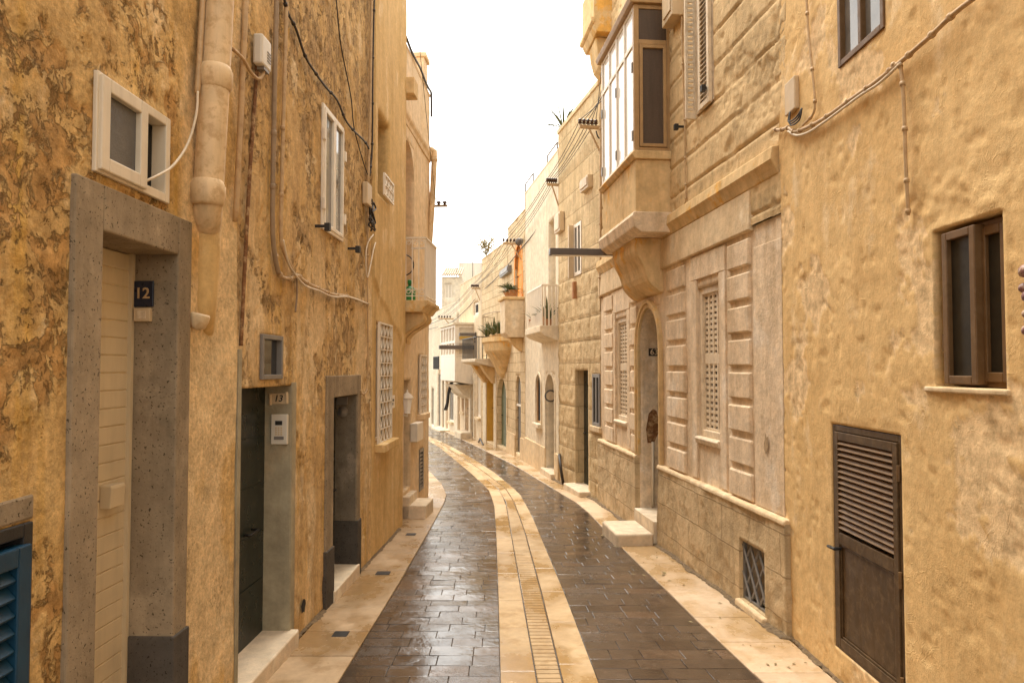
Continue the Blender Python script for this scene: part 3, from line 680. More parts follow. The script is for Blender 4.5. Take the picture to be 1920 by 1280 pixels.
# grey render margin round door 13
mb = MB()
mb.box(WL.P, r13[1] + .001, r13[1] + .10, -.3, r13[3] + .02, -.10, .010); mb.box(WL.P, r13[0] - .055, r13[0] - .001, -.3, r13[3] + .25, -.10, .010)
mb.box(WL.P, r13[1] - .006, r13[1] + .001, -.02, r13[3] - .004, -.215, .004)
mb.build('door_surround', M['greyrender'], hB, bevel=.008)
dd = MB().box(WL.P, r13[0] - .02, r13[1] + .02, -.1, r13[3] + .02, -.26, -.20); n = 5
for k in range(1, 5):
    zc = r13[2] + .06 + k * .36; dd.box(WL.P, r13[0] + .02, r13[1] - .02, zc, zc + .012, -.20, -.194)
dd = dd.build('door', M['darkdoor'], hB); dd['label'] = 'dark green boarded door with a small iron pull'
hs, hz = WL.hit(468, 998, -.2)
MB().tube([WL.P(hs - .09, hz, -.20), WL.P(hs - .09, hz, -.16), WL.P(hs + .06, hz + .01, -.155), WL.P(hs + .06, hz + .01, -.20)], .010, 8).build('handle', M['black'], dd, smooth=True)
MB().box(WL.P, r13[0] - .05, r13[1] + .04, -.35, .0, -.26, .07).build('threshold', M['step'], hB, bevel=.012)
window(hB, WL, rM, .022, .032, 'greyframe', 'glass', 0, label='grey metal framed cupboard with a dark glass front over door 13', depth=.09)
# white casement
s0, s1, z0, z1 = rC; sm_ = (s0 + s1) / 2
w = frame_boxes(MB(), WL, s0, s1, z0, z1, .034, -.07, .02).build('window', M['whitepaint'], hB, bevel=.005); w['label'] = 'white two-leaf casement window'
for a, b in ((s0 + .03, sm_ - .003), (sm_ + .003, s1 - .03)):
    frame_boxes(MB(), WL, a, b, z0 + .03, z1 - .03, .036, -.03, .03).build('sash', M['whitepaint'], w, bevel=.005)
    MB().box(WL.P, a + .03, b - .03, z0 + .06, z1 - .06, -.012, .004).build('pane', M['clearw'], w)
for a in (s0, s1 - .001):
    for zc in (z0 + .22, z1 - .28): MB().box(WL.P, a - .018, a + .02, zc - .05, zc + .05, .018, .042).build('hinge', M['whitepaint'], w, bevel=.003)
# third doorway
sur = MB()
sur.box(WL.P, rS4[0], r14[0], -.4, rS4[3], -.26, .02); sur.box(WL.P, r14[1], rS4[1], -.4, rS4[3], -.26, .02); sur.box(WL.P, r14[0], r14[1], r14[3], rS4[3], -.26, .02)
sur.build('door_surround', M['concrete'], hB, bevel=.008)['label'] = 'grey concrete surround of the narrow third doorway'
tz = MB(); tz.box(WL.P, r14[1] - .012, rS4[1] + .012, -.5, .40, -.252, .032); MB().box(WL.P, rS4[0] - .012, r14[0] + .012, -.5, .36, -.252, .032).build('plinth_block', M['terrazzo'], hB, bevel=.006)
tz.build('plinth_block', M['terrazzo'], hB, bevel=.006)
jm = plaster('stained_shaded_concrete', (.17, .14, .10), (.23, .19, .14), (.28, .23, .17), (.09, .075, .05), None, bump=.3, streak=.6, pits=.4, specks=.8)  # jamb colour: dark stained concrete, with the doorway's shade partly painted in
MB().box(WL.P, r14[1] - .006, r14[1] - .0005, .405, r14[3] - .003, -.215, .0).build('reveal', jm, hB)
door(hB, WL, (r14[0], r14[1], -.06, r14[3]), -.22, 'darkdoor', 4, label='dark boarded door deep in the narrow doorway')
MB().box(WL.P, r14[0] - .02, r14[1] + .02, -.4, -.05, -.26, .05).build('threshold', M['step'], hB, bevel=.01)
# hole broken in the foot of the wall
s_, z_ = WL.hit(566, 1135); mb = MB()
pr = []
for k in range(11):
    a = k * 2 * math.pi / 11; r = .055 * (1 + .5 * math.sin(3.1 * k)); pr.append((s_ + r * math.cos(a) * 1.1, z_ + r * math.sin(a)))
mb.face([mb.vert(WL.P(a, b, .014)) for a, b in pr]); mb.build('broken_patch', M['dark'], hB, recalc=False)

# ---- smooth house with grilles
def reliefC(S, Z): return (fbm(S, Z, .9, 4, 61) - .5) * .03 + (fbm(S, Z, 7, 4, 63) - .5) * .006 + .02 * (Z > 3.02 - .35 * (S - sBC) + .03 * np.sin(S * 9))
rU = WL.rect(707, 727, (205, 240), (356, 388)); rG = WL.rect(704.5, 729, (600, 615), (829, 822))
hC = house('smooth golden plastered house with a white wrought grille over its window', WL, sBC, sCE, 7.5, M['plaster_c'],
           [op(rU, .32, taper=.05), op(rG, .14, taper=.08)], .04, reliefC, None, group=GL)
def wavy_grille(W, r, o, nv, bands, rad, amp):
    s0, s1, z0, z1 = r; mb = frame_boxes(MB(), W, s0 - .01, s1 + .01, z0 - .01, z1 + .01, .022, o - .012, o + .012)
    for k in range(nv):
        c = s0 + (s1 - s0) * (k + .5) / nv
        for sg in (-1, 1):
            ptsg = []
            m = bands * 6
            for q in range(m + 1):
                t = q / m; ptsg.append(W.P(c + sg * amp * math.sin(t * bands * math.pi), z0 + (z1 - z0) * t, o + .006 * math.sin(t * bands * 2 * math.pi)))
            mb.tube(ptsg, rad, 5)
    for k in range(1, bands): mb.box(W.P, s0, s1, z0 + (z1 - z0) * k / bands - .006, z0 + (z1 - z0) * k / bands + .006, o - .01, o + .01)
    return mb
f = window(hC, WL, rG, -.06, .05, 'whitepaint', 'dark', 1, label='tall ground window behind a white wrought grille', sill=.13, sillm='plaster_c')
wavy_grille(WL, rG, .035, 4, 9, .009, .045).build('grille', M['whitepaint'], f)
f = window(hC, WL, (rU[0], rU[1], rU[2], rU[3]), -.29, .04, 'tan', 'dark', 1, label='deep set upper window with a low white grille')
rg2 = WL.rect(711, 728.5, (322, 350), (356, 391)); wavy_grille(WL, rg2, .06, 4, 2, .010, .05).build('grille', M['whitepaint'], f)

# ---- balcony house
rA3 = W3.rect(751, 776, 262, 562); ch = W3.hit(763, 262); rA3 = (rA3[0], rA3[1], W3.hit(775, 562)[1], ch[1])
rN = W3.rect(756.5, 769.5, 711, 935); rN = (rN[0], rN[1], .15, W3.hit(763, 712)[1])
rV = W3.rect(783.5, 795, (664, 668), (776, 772)); rT = W3.rect(785.5, 793, (840, 842), (921, 915))
hD = house('pale balcony house on the bend with an arched upper doorway', W3, 0, W3.L, 6.95, M['plaster_d'],
           [op(rA3, .35, rise=(rA3[1] - rA3[0]) * .5), op(rN, .30), op(rV, .16), op(rT, .08)], .05,
           lambda S, Z: (fbm(S, Z, 1, 4, 81) - .5) * .03 + (fbm(S, Z, 9, 4, 83) - .5) * .012, None, group=GL)
door(hD, W3, (rA3[0], rA3[1], rA3[2], rA3[3]), -.33, 'peachd', 2, label='arched balcony door in a deep reveal')
door(hD, W3, rN, -.28, 'darkdoor', 2, handle=True)
f = window(hD, W3, rV, -.08, .04, 'whitepaint', 'dark', 1, label='small ground window behind a white grille', sill=.10, sillm='plaster_d'); wavy_grille(W3, rV, .04, 3, 7, .009, .05).build('grille', M['whitepaint'], f)
f = frame_boxes(MB(), W3, rT[0], rT[1], rT[2], rT[3], .05, -.05, .015)
for k in range(9): f.box(W3.P, rT[0] + .03, rT[1] - .03, rT[2] + .06 + k * (rT[3] - rT[2] - .12) / 9, rT[2] + .09 + k * (rT[3] - rT[2] - .12) / 9, -.03, .005)
f = f.build('vent', M['greyframe'], hD); MB().box(W3.P, rT[0], rT[1], rT[2], rT[3], -.078, -.07).build('back_panel', M['dark'], f)
cs = MB(); zc = W3.hit(775, 245)[1]
cs.prism(W3.P, [(zc - .10, -.02), (zc + .05, -.02), (zc + .05, .07), (zc, .06), (zc - .04, .03), (zc - .10, .02)], .05, W3.L); cs.build('string_course', M['plaster_d'], hD, bevel=.01)
ob = W3.cross(798, 500, .1)[0]; sb0 = .12; sb1 = W3.hit(818, 510, ob)[0]; zf = W3.cross(790, 563, sb0)[1]; zr = W3.cross(790, 445, sb0)[1]
bal = MB(); bal.prism(W3.P, [(zf - .17, 0), (zf - .17, ob - .06), (zf - .10, ob - .01), (zf - .06, ob + .05), (zf, ob + .05), (zf, 0)], sb0 - .05, sb1 + .05)
bo = bal.build('balcony', M['stone_o'], hD, bevel=.012, seg=2); bo['label'] = 'stone balcony on a scrolled corbel with white railings'
cb = MB(); prof = [(zf - .17, 0), (zf - .17, ob * .86)]
for k in range(9):
    t = k / 8; prof.append((zf - .20 - .34 * t, ob * (.86 - .80 * t ** 1.6 + .10 * math.sin(t * math.pi * 2)) + .0))
prof += [(zf - .60, .03), (zf - .62, 0)]
for k in (0, 1):
    a0 = sb0 + .12 + k * (sb1 - sb0 - .55); cb.prism(W3.P, prof, a0, a0 + .28)
cb.build('corbel', M['stone_o'], bo, bevel=.01)
rl = MB(); ro = ob - .01
rl.box(W3.P, sb0, sb1, zr - .02, zr + .005, ro - .02, ro + .02); rl.box(W3.P, sb0 - .015, sb0 + .02, zr - .02, zr + .006, 0, ro + .018); rl.box(W3.P, sb1 - .02, sb1 + .015, zr - .02, zr + .006, 0, ro + .018)
rl.box(W3.P, sb0, sb1, zf + .06, zf + .075, ro - .012, ro + .012); rl.box(W3.P, sb0 - .01, sb0 + .012, zf + .06, zf + .074, 0, ro)
m = 15
for k in range(m + 1):
    c = sb0 + (sb1 - sb0) * k / m; rl.box(W3.P, c - .008, c + .008, zf, zr - .02, ro - .008, ro + .008)
for k in range(5):
    c = ro * k / 4.0; rl.box(W3.P, sb0 - .007, sb0 + .007, zf, zr - .02, c - .007 + .004, c + .007 + .004)
for k in range(4):
    c = ro * (k + .5) / 4.0; rad = ro / 9
    for zc in (zr - .03 - rad, zf + .09 + rad):
        rl.tube([W3.P(sb0, zc + math.sin(a * .55) * rad * (1 - a * .035), c + math.cos(a * .55) * rad * (1 - a * .035)) for a in range(18)], .006, 5)
rl.build('railing', M['whitepaint'], bo)
# door steps
st = MB(); rz = W3.cross(795, 962, rN[0])[1]
zt1 = W3.cross(780, 947, rN[0])[1]; st.box(W3.P, rN[0] - .02, rN[1] + .12, W3.g(rN[1]) - .2, zt1, -.02, W3.cross(799, 950, rN[0])[0])
tag(st.build('stone_step', M['step'], bevel=.015), 'large block of worn stone forming the lower step under the lantern', 'step')
st = MB().box(W3.P, rN[0] - .02, rN[1] + .06, W3.g(rN[1]) - .2, zt1 + .13, -.28, .10); tag(st.build('stone_step', M['step'], bevel=.012), 'narrow upper stone step inside the lantern doorway on the left', 'step')
# waterspout block and chimney
s_, z_ = W3.hit(757, 170); oo = W3.cross(777, 170, .02)[0]
zt_, zb_ = W3.cross(765, 145, .02)[1], W3.cross(765, 176, .02)[1]
MB().box(W3.P, .0, .30, zb_, zt_, -.1, max(.16, oo)).build('stone_spout', M['stone_o'], hD, bevel=.012)
ck = W3.cross(797, 118, W3.L - .3); zt3 = 6.95
mb = MB().box(W3.P, W3.L - .50, W3.L - .15, zt3 + .062, ck[1] + .02, -.60, -.02); mb.box(W3.P, W3.L - .53, W3.L - .12, ck[1] + .022, ck[1] + .10, -.63, .02)
mb.build('chimney', M['plaster_d'], hD, bevel=.01)
# hidden row round the bend on the left
W4 = Wall((-2.55, 13.8), (-6.6, 27), 'L')
rr = [op((a, a + .9, W4.g(a) + .1, W4.g(a) + 2.3), .2) for a in (1.2, 5.2, 9.4)] + [op((a, a + .9, 3.0, 4.3), .2) for a in (3, 7, 11)]
hE = house('plain house hidden round the bend behind the balcony house', W4, .2, W4.L, 4.6, M['peach_plaster'], rr, .2, group=GL)
for k, o_ in enumerate(rr):
    r_ = (o_['s0'], o_['s1'], o_['z0'], o_['z1'])
    if k < 3: door(hE, W4, r_, -.18, 'peachd', 2)
    else: window(hE, W4, r_, -.08)

# ---- things fixed to the left houses
def pipe(name, label, W, pp, r, m, collars=(), group=None, cat='drainpipe'):
    mb = MB(); P_ = [W.hitp(u, v, o) for u, v, o in pp]; path = smoothpath(P_, 6) if len(P_) > 2 else P_; mb.tube(path, r, 16)
    for u, v, o, h in collars:
        c = W.hitp(u, v, o); mb.lathe(c, [(r * 1.0, -h), (r * 1.12, -h * .8), (r * 1.2, -h * .1), (r * 1.2, h * .55), (r * 1.1, h * .8), (r * 1.01, h)], 18)
    return tag(mb.build(name, M[m], smooth=True), label, cat, group)
pipe('drainpipe', 'thick pink painted drainpipe with swollen collars between doors 12 and 13', WL, [(414, -60, .085), (404, 130, .085), (397, 250, .075), (389, 385, .05), (385, 440, -.02), (379, 520, -.10)], .080, 'pinkpipe', [(403, 148, .084, .07), (389, 362, .06, .07)])
mb = MB(); mb.tube(smoothpath([WL.hitp(u, v, o) for u, v, o in ((389, 355, -.012), (384, 440, -.012), (379, 520, -.022), (374, 585, -.035), (371, 620, -.09))], 6), .088, 16); tag(mb.build('pipe_casing', M['plaster_c'], smooth=True), 'plastered bulge hiding the drainpipe below its second collar', 'pipe')
c = WL.hitp(374, 598, .045); mb = MB().lathe(c, [(.02, -.06), (.04, -.045), (.05, -.01), (.052, .02), (.045, .03), (.03, .02), (.01, .015)], 14, ax=(.25, 0, 1)); tag(mb.build('pipe_stub', M['pinkpipe'], smooth=True), 'broken plastered pipe stub below the thick pink drainpipe', 'pipe')
pipe('conduit', 'thin cream conduit running beside the thick pink drainpipe', WL, [(382, -30, .03), (374, 110, .03), (370, 175, .03)], .015, 'conduit', cat='conduit')
wire('cable', 'white cable looping from the drainpipe into the sliding window', 'cable', WL, [(371, 172, .05), (368, 215, .06), (352, 270, .05), (325, 310, .05), (298, 328, .045), (272, 340, .01)], .007, 'cablew')
pipe('rusty_pipe', 'beige flaking pipe just right of the thick drainpipe', WL, [(462, -30, .03), (452, 200, .03), (441, 415, .025)], .017, 'conduit', cat='pipe')
pipe('rusty_pipe', 'thin rust red pipe ending above door 13', WL, [(484, 100, .02), (470, 300, .02), (459, 500, .02), (452, 648, .012)], .012, 'rust', cat='pipe')
GW = 'conduits climbing the wall of the number 13 house'
pipe('conduit', 'grey brown conduit left of the white casement, clipped at mid height', WL, [(519, -30, .03), (514, 200, .03), (511, 400, .03), (514, 470, .03), (522, 512, .03)], .017, 'conduitg', [(513, 250, .03, .02), (511, 350, .03, .02)], GW, 'conduit')
pipe('conduit', 'pale conduit running right beside the grey brown one', WL, [(538, -30, .03), (532, 200, .03), (528, 350, .03), (527, 440, .03), (532, 470, .03), (548, 505, .03)], .015, 'conduit', [(535, 118, .03, .015), (530, 240, .03, .015), (527, 365, .03, .015)], GW, 'conduit')
pipe('conduit', 'slim conduit beside the black cable at the join with the smooth house', WL, [(697, -30, .03), (694, 200, .03), (690, 345, .03)], .016, 'conduit', (), GW, 'conduit')
wire('cable', 'black cable slanting across the eroded plaster above the white casement', 'cable', WL, [(531, -10), (540, 25), (555, 55), (572, 105), (590, 135), (612, 165), (632, 188), (648, 225), (664, 246), (684, 266), (693, 285), (695, 325)], .010, 'cable', .03, clips=9)
wire('cable', 'thin dark cable hanging between the slanting cable and the join', 'cable', WL, [(630, -10), (634, 40), (640, 90), (652, 150), (659, 190), (664, 240), (680, 300), (692, 335)], .006, 'cable', .025)
wire('cable', 'black cable dropping straight down the join beside the slim conduit', 'cable', WL, [(702, -10), (699, 130), (698, 270), (693, 330)], .010, 'cable', .04, clips=5)
wire('cable', 'pale twisted cable bundle sagging under the white casement', 'cable', WL, [(515, 470), (525, 515), (545, 522), (556, 516), (575, 530), (600, 542), (625, 552), (650, 555), (672, 563), (690, 570)], .014, 'conduit', .03, clips=12)
wire('cable', 'second thinner cable looping through the sagging bundle', 'cable', WL, [(531, 450), (540, 490), (552, 512), (572, 535), (598, 545), (624, 556), (655, 557), (688, 569)], .008, 'cablew', .045)
wire('cable', 'short dark cable dangling below the sagging bundle', 'cable', WL, [(556, 516), (557, 550), (554, 585)], .008, 'conduitg', .02)
wire('cable', 'brown cable running down the join and curling beside the narrow doorway', 'cable', WL, [(690, 385), (690, 450), (689, 560), (690, 640), (689, 715), (686, 735), (679, 738), (676, 732)], .009, 'conduit', .025, clips=8)
wire('cable', 'looped cable under the junction cover at the join', 'cable', WL, [(700, 440), (690, 455), (686, 480), (689, 520), (700, 470), (704, 455)], .008, 'cablew', .03)
mb = MB(); rj = WL.rect(684, 693, 345, 386, .03); mb.box(WL.P, rj[0], rj[1], rj[2], rj[3], 0, .06); tag(mb.build('junction_cover', M['boxcream'], bevel=.012), 'narrow cream junction cover on the join above tangled cables', 'junction box')
c0, z0 = WL.hit(693, 398, .03); mb = MB(); r3 = random.Random(5)
for k in range(5):
    mb.tube(smoothpath([WL.P(c0 + r3.uniform(-.09, .12), z0 + .09 - .05 * q + r3.uniform(-.05, .05), .03 + r3.uniform(0, .05)) for q in range(6)], 5), .010, 6)
tag(mb.build('cable_tangle', M['cable'], smooth=True), 'knot of black cable ends below the junction cover', 'cable')
# meter box with its leads
rm = WL.rect(482, 500, (74, 70), (130, 128), .05); s0, s1, z0, z1 = rm
e = empty('meter_box', WL.P((s0 + s1) / 2, z0, 0), 'white plastic box hanging high between the pipes', 'utility box')
MB().box(WL.P, s0, s1, z0, z1, .02, .085).build('casing', M['meter'], e, bevel=.014)
mb = MB()
for k in range(4): mb.box(WL.P, s1 - .08, s1 - .02, z0 + .05 + k * .02, z0 + .058 + k * .02, .084, .089)
mb.box(WL.P, s0 + .05, s1 - .03, z0 - .02, z0 + .01, .03, .08); mb.build('vents', M['greyframe'], e)
wire('cable', 'pale cable looping from the drainpipe up into the white box', 'cable', WL, [(436, 92, .05), (455, 110, .05), (470, 135, .05), (484, 148, .05), (493, 140, .06), (494, 130, .06)], .011, 'conduit')
# shutter stays
def stay(W, u, v, lab, fl=1):
    s_, z_ = W.hit(u, v); mb = MB(); mb.box(W.P, s_ - .012, s_ + .012, z_ - .012, z_ + .012, -.03, .13); mb.box(W.P, s_ - .012 - .03 * (fl > 0), s_ + .012 + .03 * (fl < 0), z_ - .045, z_ + .022, .085, .13)
    return tag(mb.build('shutter_stay', M['black'], bevel=.003), lab, 'shutter hook', 'iron shutter hooks')
stay(WL, 592, 424, 'iron shutter hook at the lower left of the white casement'); stay(WL, 652, 466, 'iron shutter hook at the lower right of the white casement')
# number plates, bells
def jam(W, s): return lambda x, y, dpt: None
def jamb_frame(W, s, o, z):
    """plane on a door jamb facing the camera: x runs from inside out to the street on left walls"""
    sg = 1 if W.side == 'L' else -1
    return lambda x, y, dpt: W.P(s - dpt, z + y, o + sg * x)
def jamb_box(mb, W, s, u0, u1, v0, v1, t0, t1):
    a = W.cross(u0, v0, s); b = W.cross(u1, v1, s); fr = lambda p, q, r: W.P(s - p, q, r)
    mb.box(fr, t0, t1, min(a[1], b[1]), max(a[1], b[1]), min(a[0], b[0]), max(a[0], b[0])); return (a[0] + b[0]) / 2, (a[1] + b[1]) / 2, abs(a[1] - b[1])
sj = rD[1]; mb = MB(); o_, z_, h_ = jamb_box(mb, WL, sj, 250, 289, 527, 575, .001, .012)
e = empty('number_plate', WL.P(sj, z_, o_), 'dark blue plate with white number 12 on the concrete door jamb', 'house number')
mb.build('plate', simple('navy_enamel', (.012, .016, .032), .3, .1, 8, .03), e, bevel=.003)
text_obj('12', .080, jamb_frame(WL, sj - .0125, o_, z_), 'numerals', M['conduit'], e)
mb = MB(); o_, z_, h_ = jamb_box(mb, WL, sj, 256, 286, 578, 603, .001, .03); e = empty('door_bell', WL.P(sj, z_, o_), 'square cream bell box under the number 12 plate', 'doorbell')
mb.build('casing', M['boxcream'], e, bevel=.004); mb = MB(); jamb_box(mb, WL, sj, 263, 279, 583, 598, .03, .034); mb.build('button', M['latt'], e, bevel=.002)
sj = r13[1] - .006; mb = MB(); o_, z_, h_ = jamb_box(mb, WL, sj, 505, 541, 737, 757, .001, .014)
e = empty('number_plate', WL.P(sj, z_, o_), 'cream scroll-shaped plate with black number 13 on the grey jamb', 'house number')
a = WL.cross(505, 747, sj)[0]; b = WL.cross(541, 747, sj)[0]
mb.tube([WL.P(sj - .012, z_ - h_ * .62, a + .012), WL.P(sj - .012, z_ + h_ * .40, a + .012)], .012, 10); mb.tube([WL.P(sj - .012, z_ - h_ * .4, b - .012), WL.P(sj - .012, z_ + h_ * .62, b - .012)], .012, 10)
mb.build('plate', M['boxcream'], e, bevel=.003); text_obj('13', .070, jamb_frame(WL, sj - .0145, o_, z_), 'numerals', M['black'], e, shear=.2)
mb = MB(); o_, z_, h_ = jamb_box(mb, WL, sj, 511, 541, 776, 832, .001, .035); e = empty('intercom', WL.P(sj, z_, o_), 'cream intercom with a small dark screen below number 13', 'intercom')
mb.build('casing', M['meter'], e, bevel=.006)
mb = MB(); jamb_box(mb, WL, sj, 519, 532, 788, 796, .035, .037); mb.build('screen', M['black'], e)
mb = MB(); jamb_box(mb, WL, sj, 517, 535, 817, 823, .035, .039); mb.build('speaker_grille', M['greyframe'], e)
mb = MB()
for a in range(3):
    for b in range(4): jamb_box(mb, WL, sj, 519 + a * 5, 522 + a * 5, 800 + b * 4, 802.5 + b * 4, .035, .038)
mb.build('buttons', M['boxcream'], e)
sj = r14[1] - .006; o_, z_ = WL.cross(643, 772, sj); e = empty('door_bell', WL.P(sj, z_, o_), 'round bell mounted high in the narrow third doorway', 'doorbell')
MB().lathe(WL.P(sj - .001, z_, o_), [(.055, 0), (.055, .012), (.045, .025), (.02, .032), (.012, .045), (.004, .047)], 16, ax=-Vector((WL.t.x, WL.t.y, 0))).build('bell_dome', M['greyframe'], e, smooth=True)
mb = MB(); jamb_box(mb, WL, sj, 632, 652, 744, 758, .001, .02); mb.build('plate', M['greyframe'], e, bevel=.003)
# sign, lantern, boxes on the smooth and balcony houses
r_ = WL.rect(729, 737, (740, 743), (766, 764)); e = empty('wall_sign', WL.P(r_[0], r_[2], 0), 'small white plaque with dark lettering right of the tall grille', 'sign')
MB().box(WL.P, *r_, .0, .025).build('plate', M['whitepaint'], e, bevel=.003)
mb = MB(); mb.box(WL.P, r_[0] + .06, r_[1] - .06, r_[3] - .075, r_[3] - .045, .025, .027); mb.box(WL.P, r_[0] + .12, r_[1] - .12, r_[2] + .04, r_[2] + .075, .025, .027); mb.build('lettering', M['black'], e)
ls_, lz = WL.hit(755, 752, .18); lc = WL.P(sCE + .12, lz, .02); o_, lz = W3.cross(763.5, 755, .12); lc = W3.P(.12, lz, o_)
e = empty('wall_lantern', lc, 'white wall lantern with a domed cap beside the stepped doorway', 'lantern')
MB().lathe(lc, [(.055, -.15), (.045, -.145), (.075, .05), (.08, .06)], 6).build('glass', M['whiteglass'], e)
MB().lathe(lc, [(.10, .062), (.09, .08), (.06, .12), (.025, .145), (.012, .16), (.015, .18), (.004, .19)], 12).build('cap', M['whitepaint'], e, smooth=True)
MB().tube([lc + Vector((0, 0, -.15)), lc + Vector((0, 0, -.19)), W3.P(.16, lz - .17, .0)], .012, 8).build('bracket', M['whitepaint'], e)
r_ = W3.rect(776, 787, (790, 793), (827, 824), .06); tag(MB().box(W3.P, *r_, .0, .12).build('letter_box', M['whitepaint'], bevel=.01), 'white letter box between the lantern doorway and the small grilled window', 'letterbox')
# balcony belongings
bc = W3.P(sb0 + .35, zf, .09); e = empty('gas_bottle', bc, 'green gas bottle standing on the white railed balcony', 'gas bottle')
MB().lathe(bc, [(.085, 0), (.092, .02), (.092, .17), (.08, .21), (.045, .24), (.03, .25)], 18).build('body', M['gas'], e, smooth=True)
MB().lathe(bc + Vector((0, 0, .245)), [(.025, 0), (.02, .03), (.032, .035), (.032, .09), (.02, .10)], 12).build('valve', M['gas'], e, smooth=True)
o_, z_ = W3.cross(756, 497, sb0 + .3); rr_ = .16
tag(MB().tube([W3.P(sb0 + .3, z_ + rr_ * math.cos(a * math.pi / 14), o_ + rr_ * math.sin(a * math.pi / 14)) for a in range(29)], .009, 7).build('hoop', M['cable'], smooth=True), 'dark round hoop hung behind the white balcony railing', 'hoop')
mb = MB(); P_ = []
for u, v in ((797, 281), (810, 281), (814.5, 284), (814.5, 295), (811, 370), (806, 450), (802, 520), (800, 600)):
    o_, z_ = W3.cross(u, v, W3.L - .06); P_.append(W3.P(W3.L - .06, z_, o_))
mb.tube(P_, .052, 14); o_, z_ = W3.cross(814.3, 300, W3.L - .06); mb.lathe(W3.P(W3.L - .06, z_, o_), [(.053, -.03), (.064, -.025), (.064, .03), (.053, .035)], 14)
tag(mb.build('drainpipe', M['pinkpipe'], smooth=True), 'pale pink drainpipe with an elbow at the far corner of the balcony house', 'drainpipe')
o0_, z_ = W3.cross(796, 386, W3.L - .03); o1_, _ = W3.cross(839, 386, W3.L - .03)
e = empty('insulator_bracket', W3.P(W3.L, z_, 0), 'bracket with two insulators jutting into the sky from the balcony house', 'cable bracket')
MB().box(W3.P, W3.L - .05, W3.L - .01, z_ - .025, z_ + .015, -.03, o1_).build('arm', M['conduitg'], e, bevel=.004)
for k in (.62, .88):
    MB().lathe(W3.P(W3.L - .03, z_ + .015, o0_ + (o1_ - o0_) * k), [(.03, 0), (.02, .02), (.04, .03), (.04, .055), (.025, .065)], 10).build('insulator', M['ceram'], e, smooth=True)
tag(MB().tube(smoothpath([W3.P(s_, 7.02 + .02 * math.sin(s_ * 5), .03) for s_ in (.0, .4, .8, 1.2, 1.6, 2.0, 2.4, W3.L - .05)] + [W3.P(W3.L - .01, 6.9, .03), W3.P(W3.L, 6.6, .03)], 4), .02, 7).build('cable', M['cable'], smooth=True), 'black cable clipped along the roof edge of the balcony house', 'cable')
a_ = W3.P(.2, W3.hit(770, 0)[1] + .8, .1); b_ = W3.P(W3.L - .03, z_ + .06, o0_ + (o1_ - o0_) * .5)
tag(MB().tube([a_.lerp(b_, t / 12) - Vector((0, 0, .18 * math.sin(math.pi * t / 12))) for t in range(13)], .005, 6).build('cable', M['cable'], smooth=True), 'thin wire against the sky from the roof to the insulator bracket', 'cable')

# ================================================================== RIGHT SIDE
GR = 'houses along the right side of the street'
# ---- yellow plastered house
def reliefR1(S, Z):
    r = (fbm(S, Z, .8, 3, 101) - .5) * .024 + (fbm(S, Z, 5, 5, 103, .6) - .5) * .004
    blob = sst(.58, .66, fbm(S * .9, Z, 5, 5, 107, .6)); r += blob * .003
    near = np.exp(-(((S - W1.hit(1790, 400)[0]) / .5) ** 2 + ((Z - W1.hit(1790, 390)[1]) / .3) ** 2))
    r += near * (fbm(S, Z, 10, 6, 109, .7) - .45) * .05
    pitn = sst(.66, .69, fbm(S, Z, 11, 5, 111)); fl = sst(.60, .615, fbm(S, Z, 1.6, 7, 117, .66)); return r - pitn * .006 - fl * .005
def peelR1(S, Z): return sst(.60, .615, fbm(S, Z, 1.6, 7, 117, .66)) * .7
rw1 = W1.rect(1752, 1884, (431, 396), (726, 727)); rd1 = W1.rect(1562, 1694, (798, 811), (1222, 1300)); ru1 = W1.rect(1574, 1660, (120, 60), (121, 61)); ru1 = (ru1[0], ru1[1], ru1[2], ru1[2] + 1.5)
h1 = house('yellow trowelled plaster house with a brown louvred metal door', W1, 2.0, W1.L, 7.2, M['plaster_r'], [op(rw1, .13, taper=.05), op(rd1, .07, taper=.06), op(ru1, .09, taper=.05)], .020, reliefR1, peelR1, group=GR)
# window, left leaf ajar
s0, s1, z0, z1 = rw1; sm_ = W1.hit(1826, 560)[0]
w = frame_boxes(MB(), W1, s0 + .004, s1 - .07, z0 + .004, z1 - .012, .035, -.12, -.05).build('window', M['brown'], h1, bevel=.004); w['label'] = 'small brown two-leaf window in a rough reveal'
frame_boxes(MB(), W1, s0 + .035, sm_ + .012, z0 + .03, z1 - .04, .045, -.085, -.035).build('sash', M['brown'], w, bevel=.005)
MB().box(W1.P, s0 + .075, sm_ - .028, z0 + .07, z1 - .08, -.065, -.055).build('pane', M['screen_dark'], w)
frame_boxes(MB(), W1, sm_ - .012, s1 - .075, z0 + .015, z1 - .025, .042, -.055, .002).build('sash', M['brown'], w, bevel=.005)
MB().box(W1.P, sm_ + .02, s1 - .11, z0 + .055, z1 - .065, -.035, -.024).build('pane', M['screen_dark'], w)
mb = MB(); mb.tube([W1.P(s1 - .066, z0 + .18, -.01), W1.P(s1 - .066, z0 + .27, -.01)], .010, 8); mb.build('hinge', M['brown'], w)
MB().box(W1.P, s0 - .02, s1 + .09, z0 - .03, z0 - .002, -.1, .016).build('sill', M['stone'], w, bevel=.008)
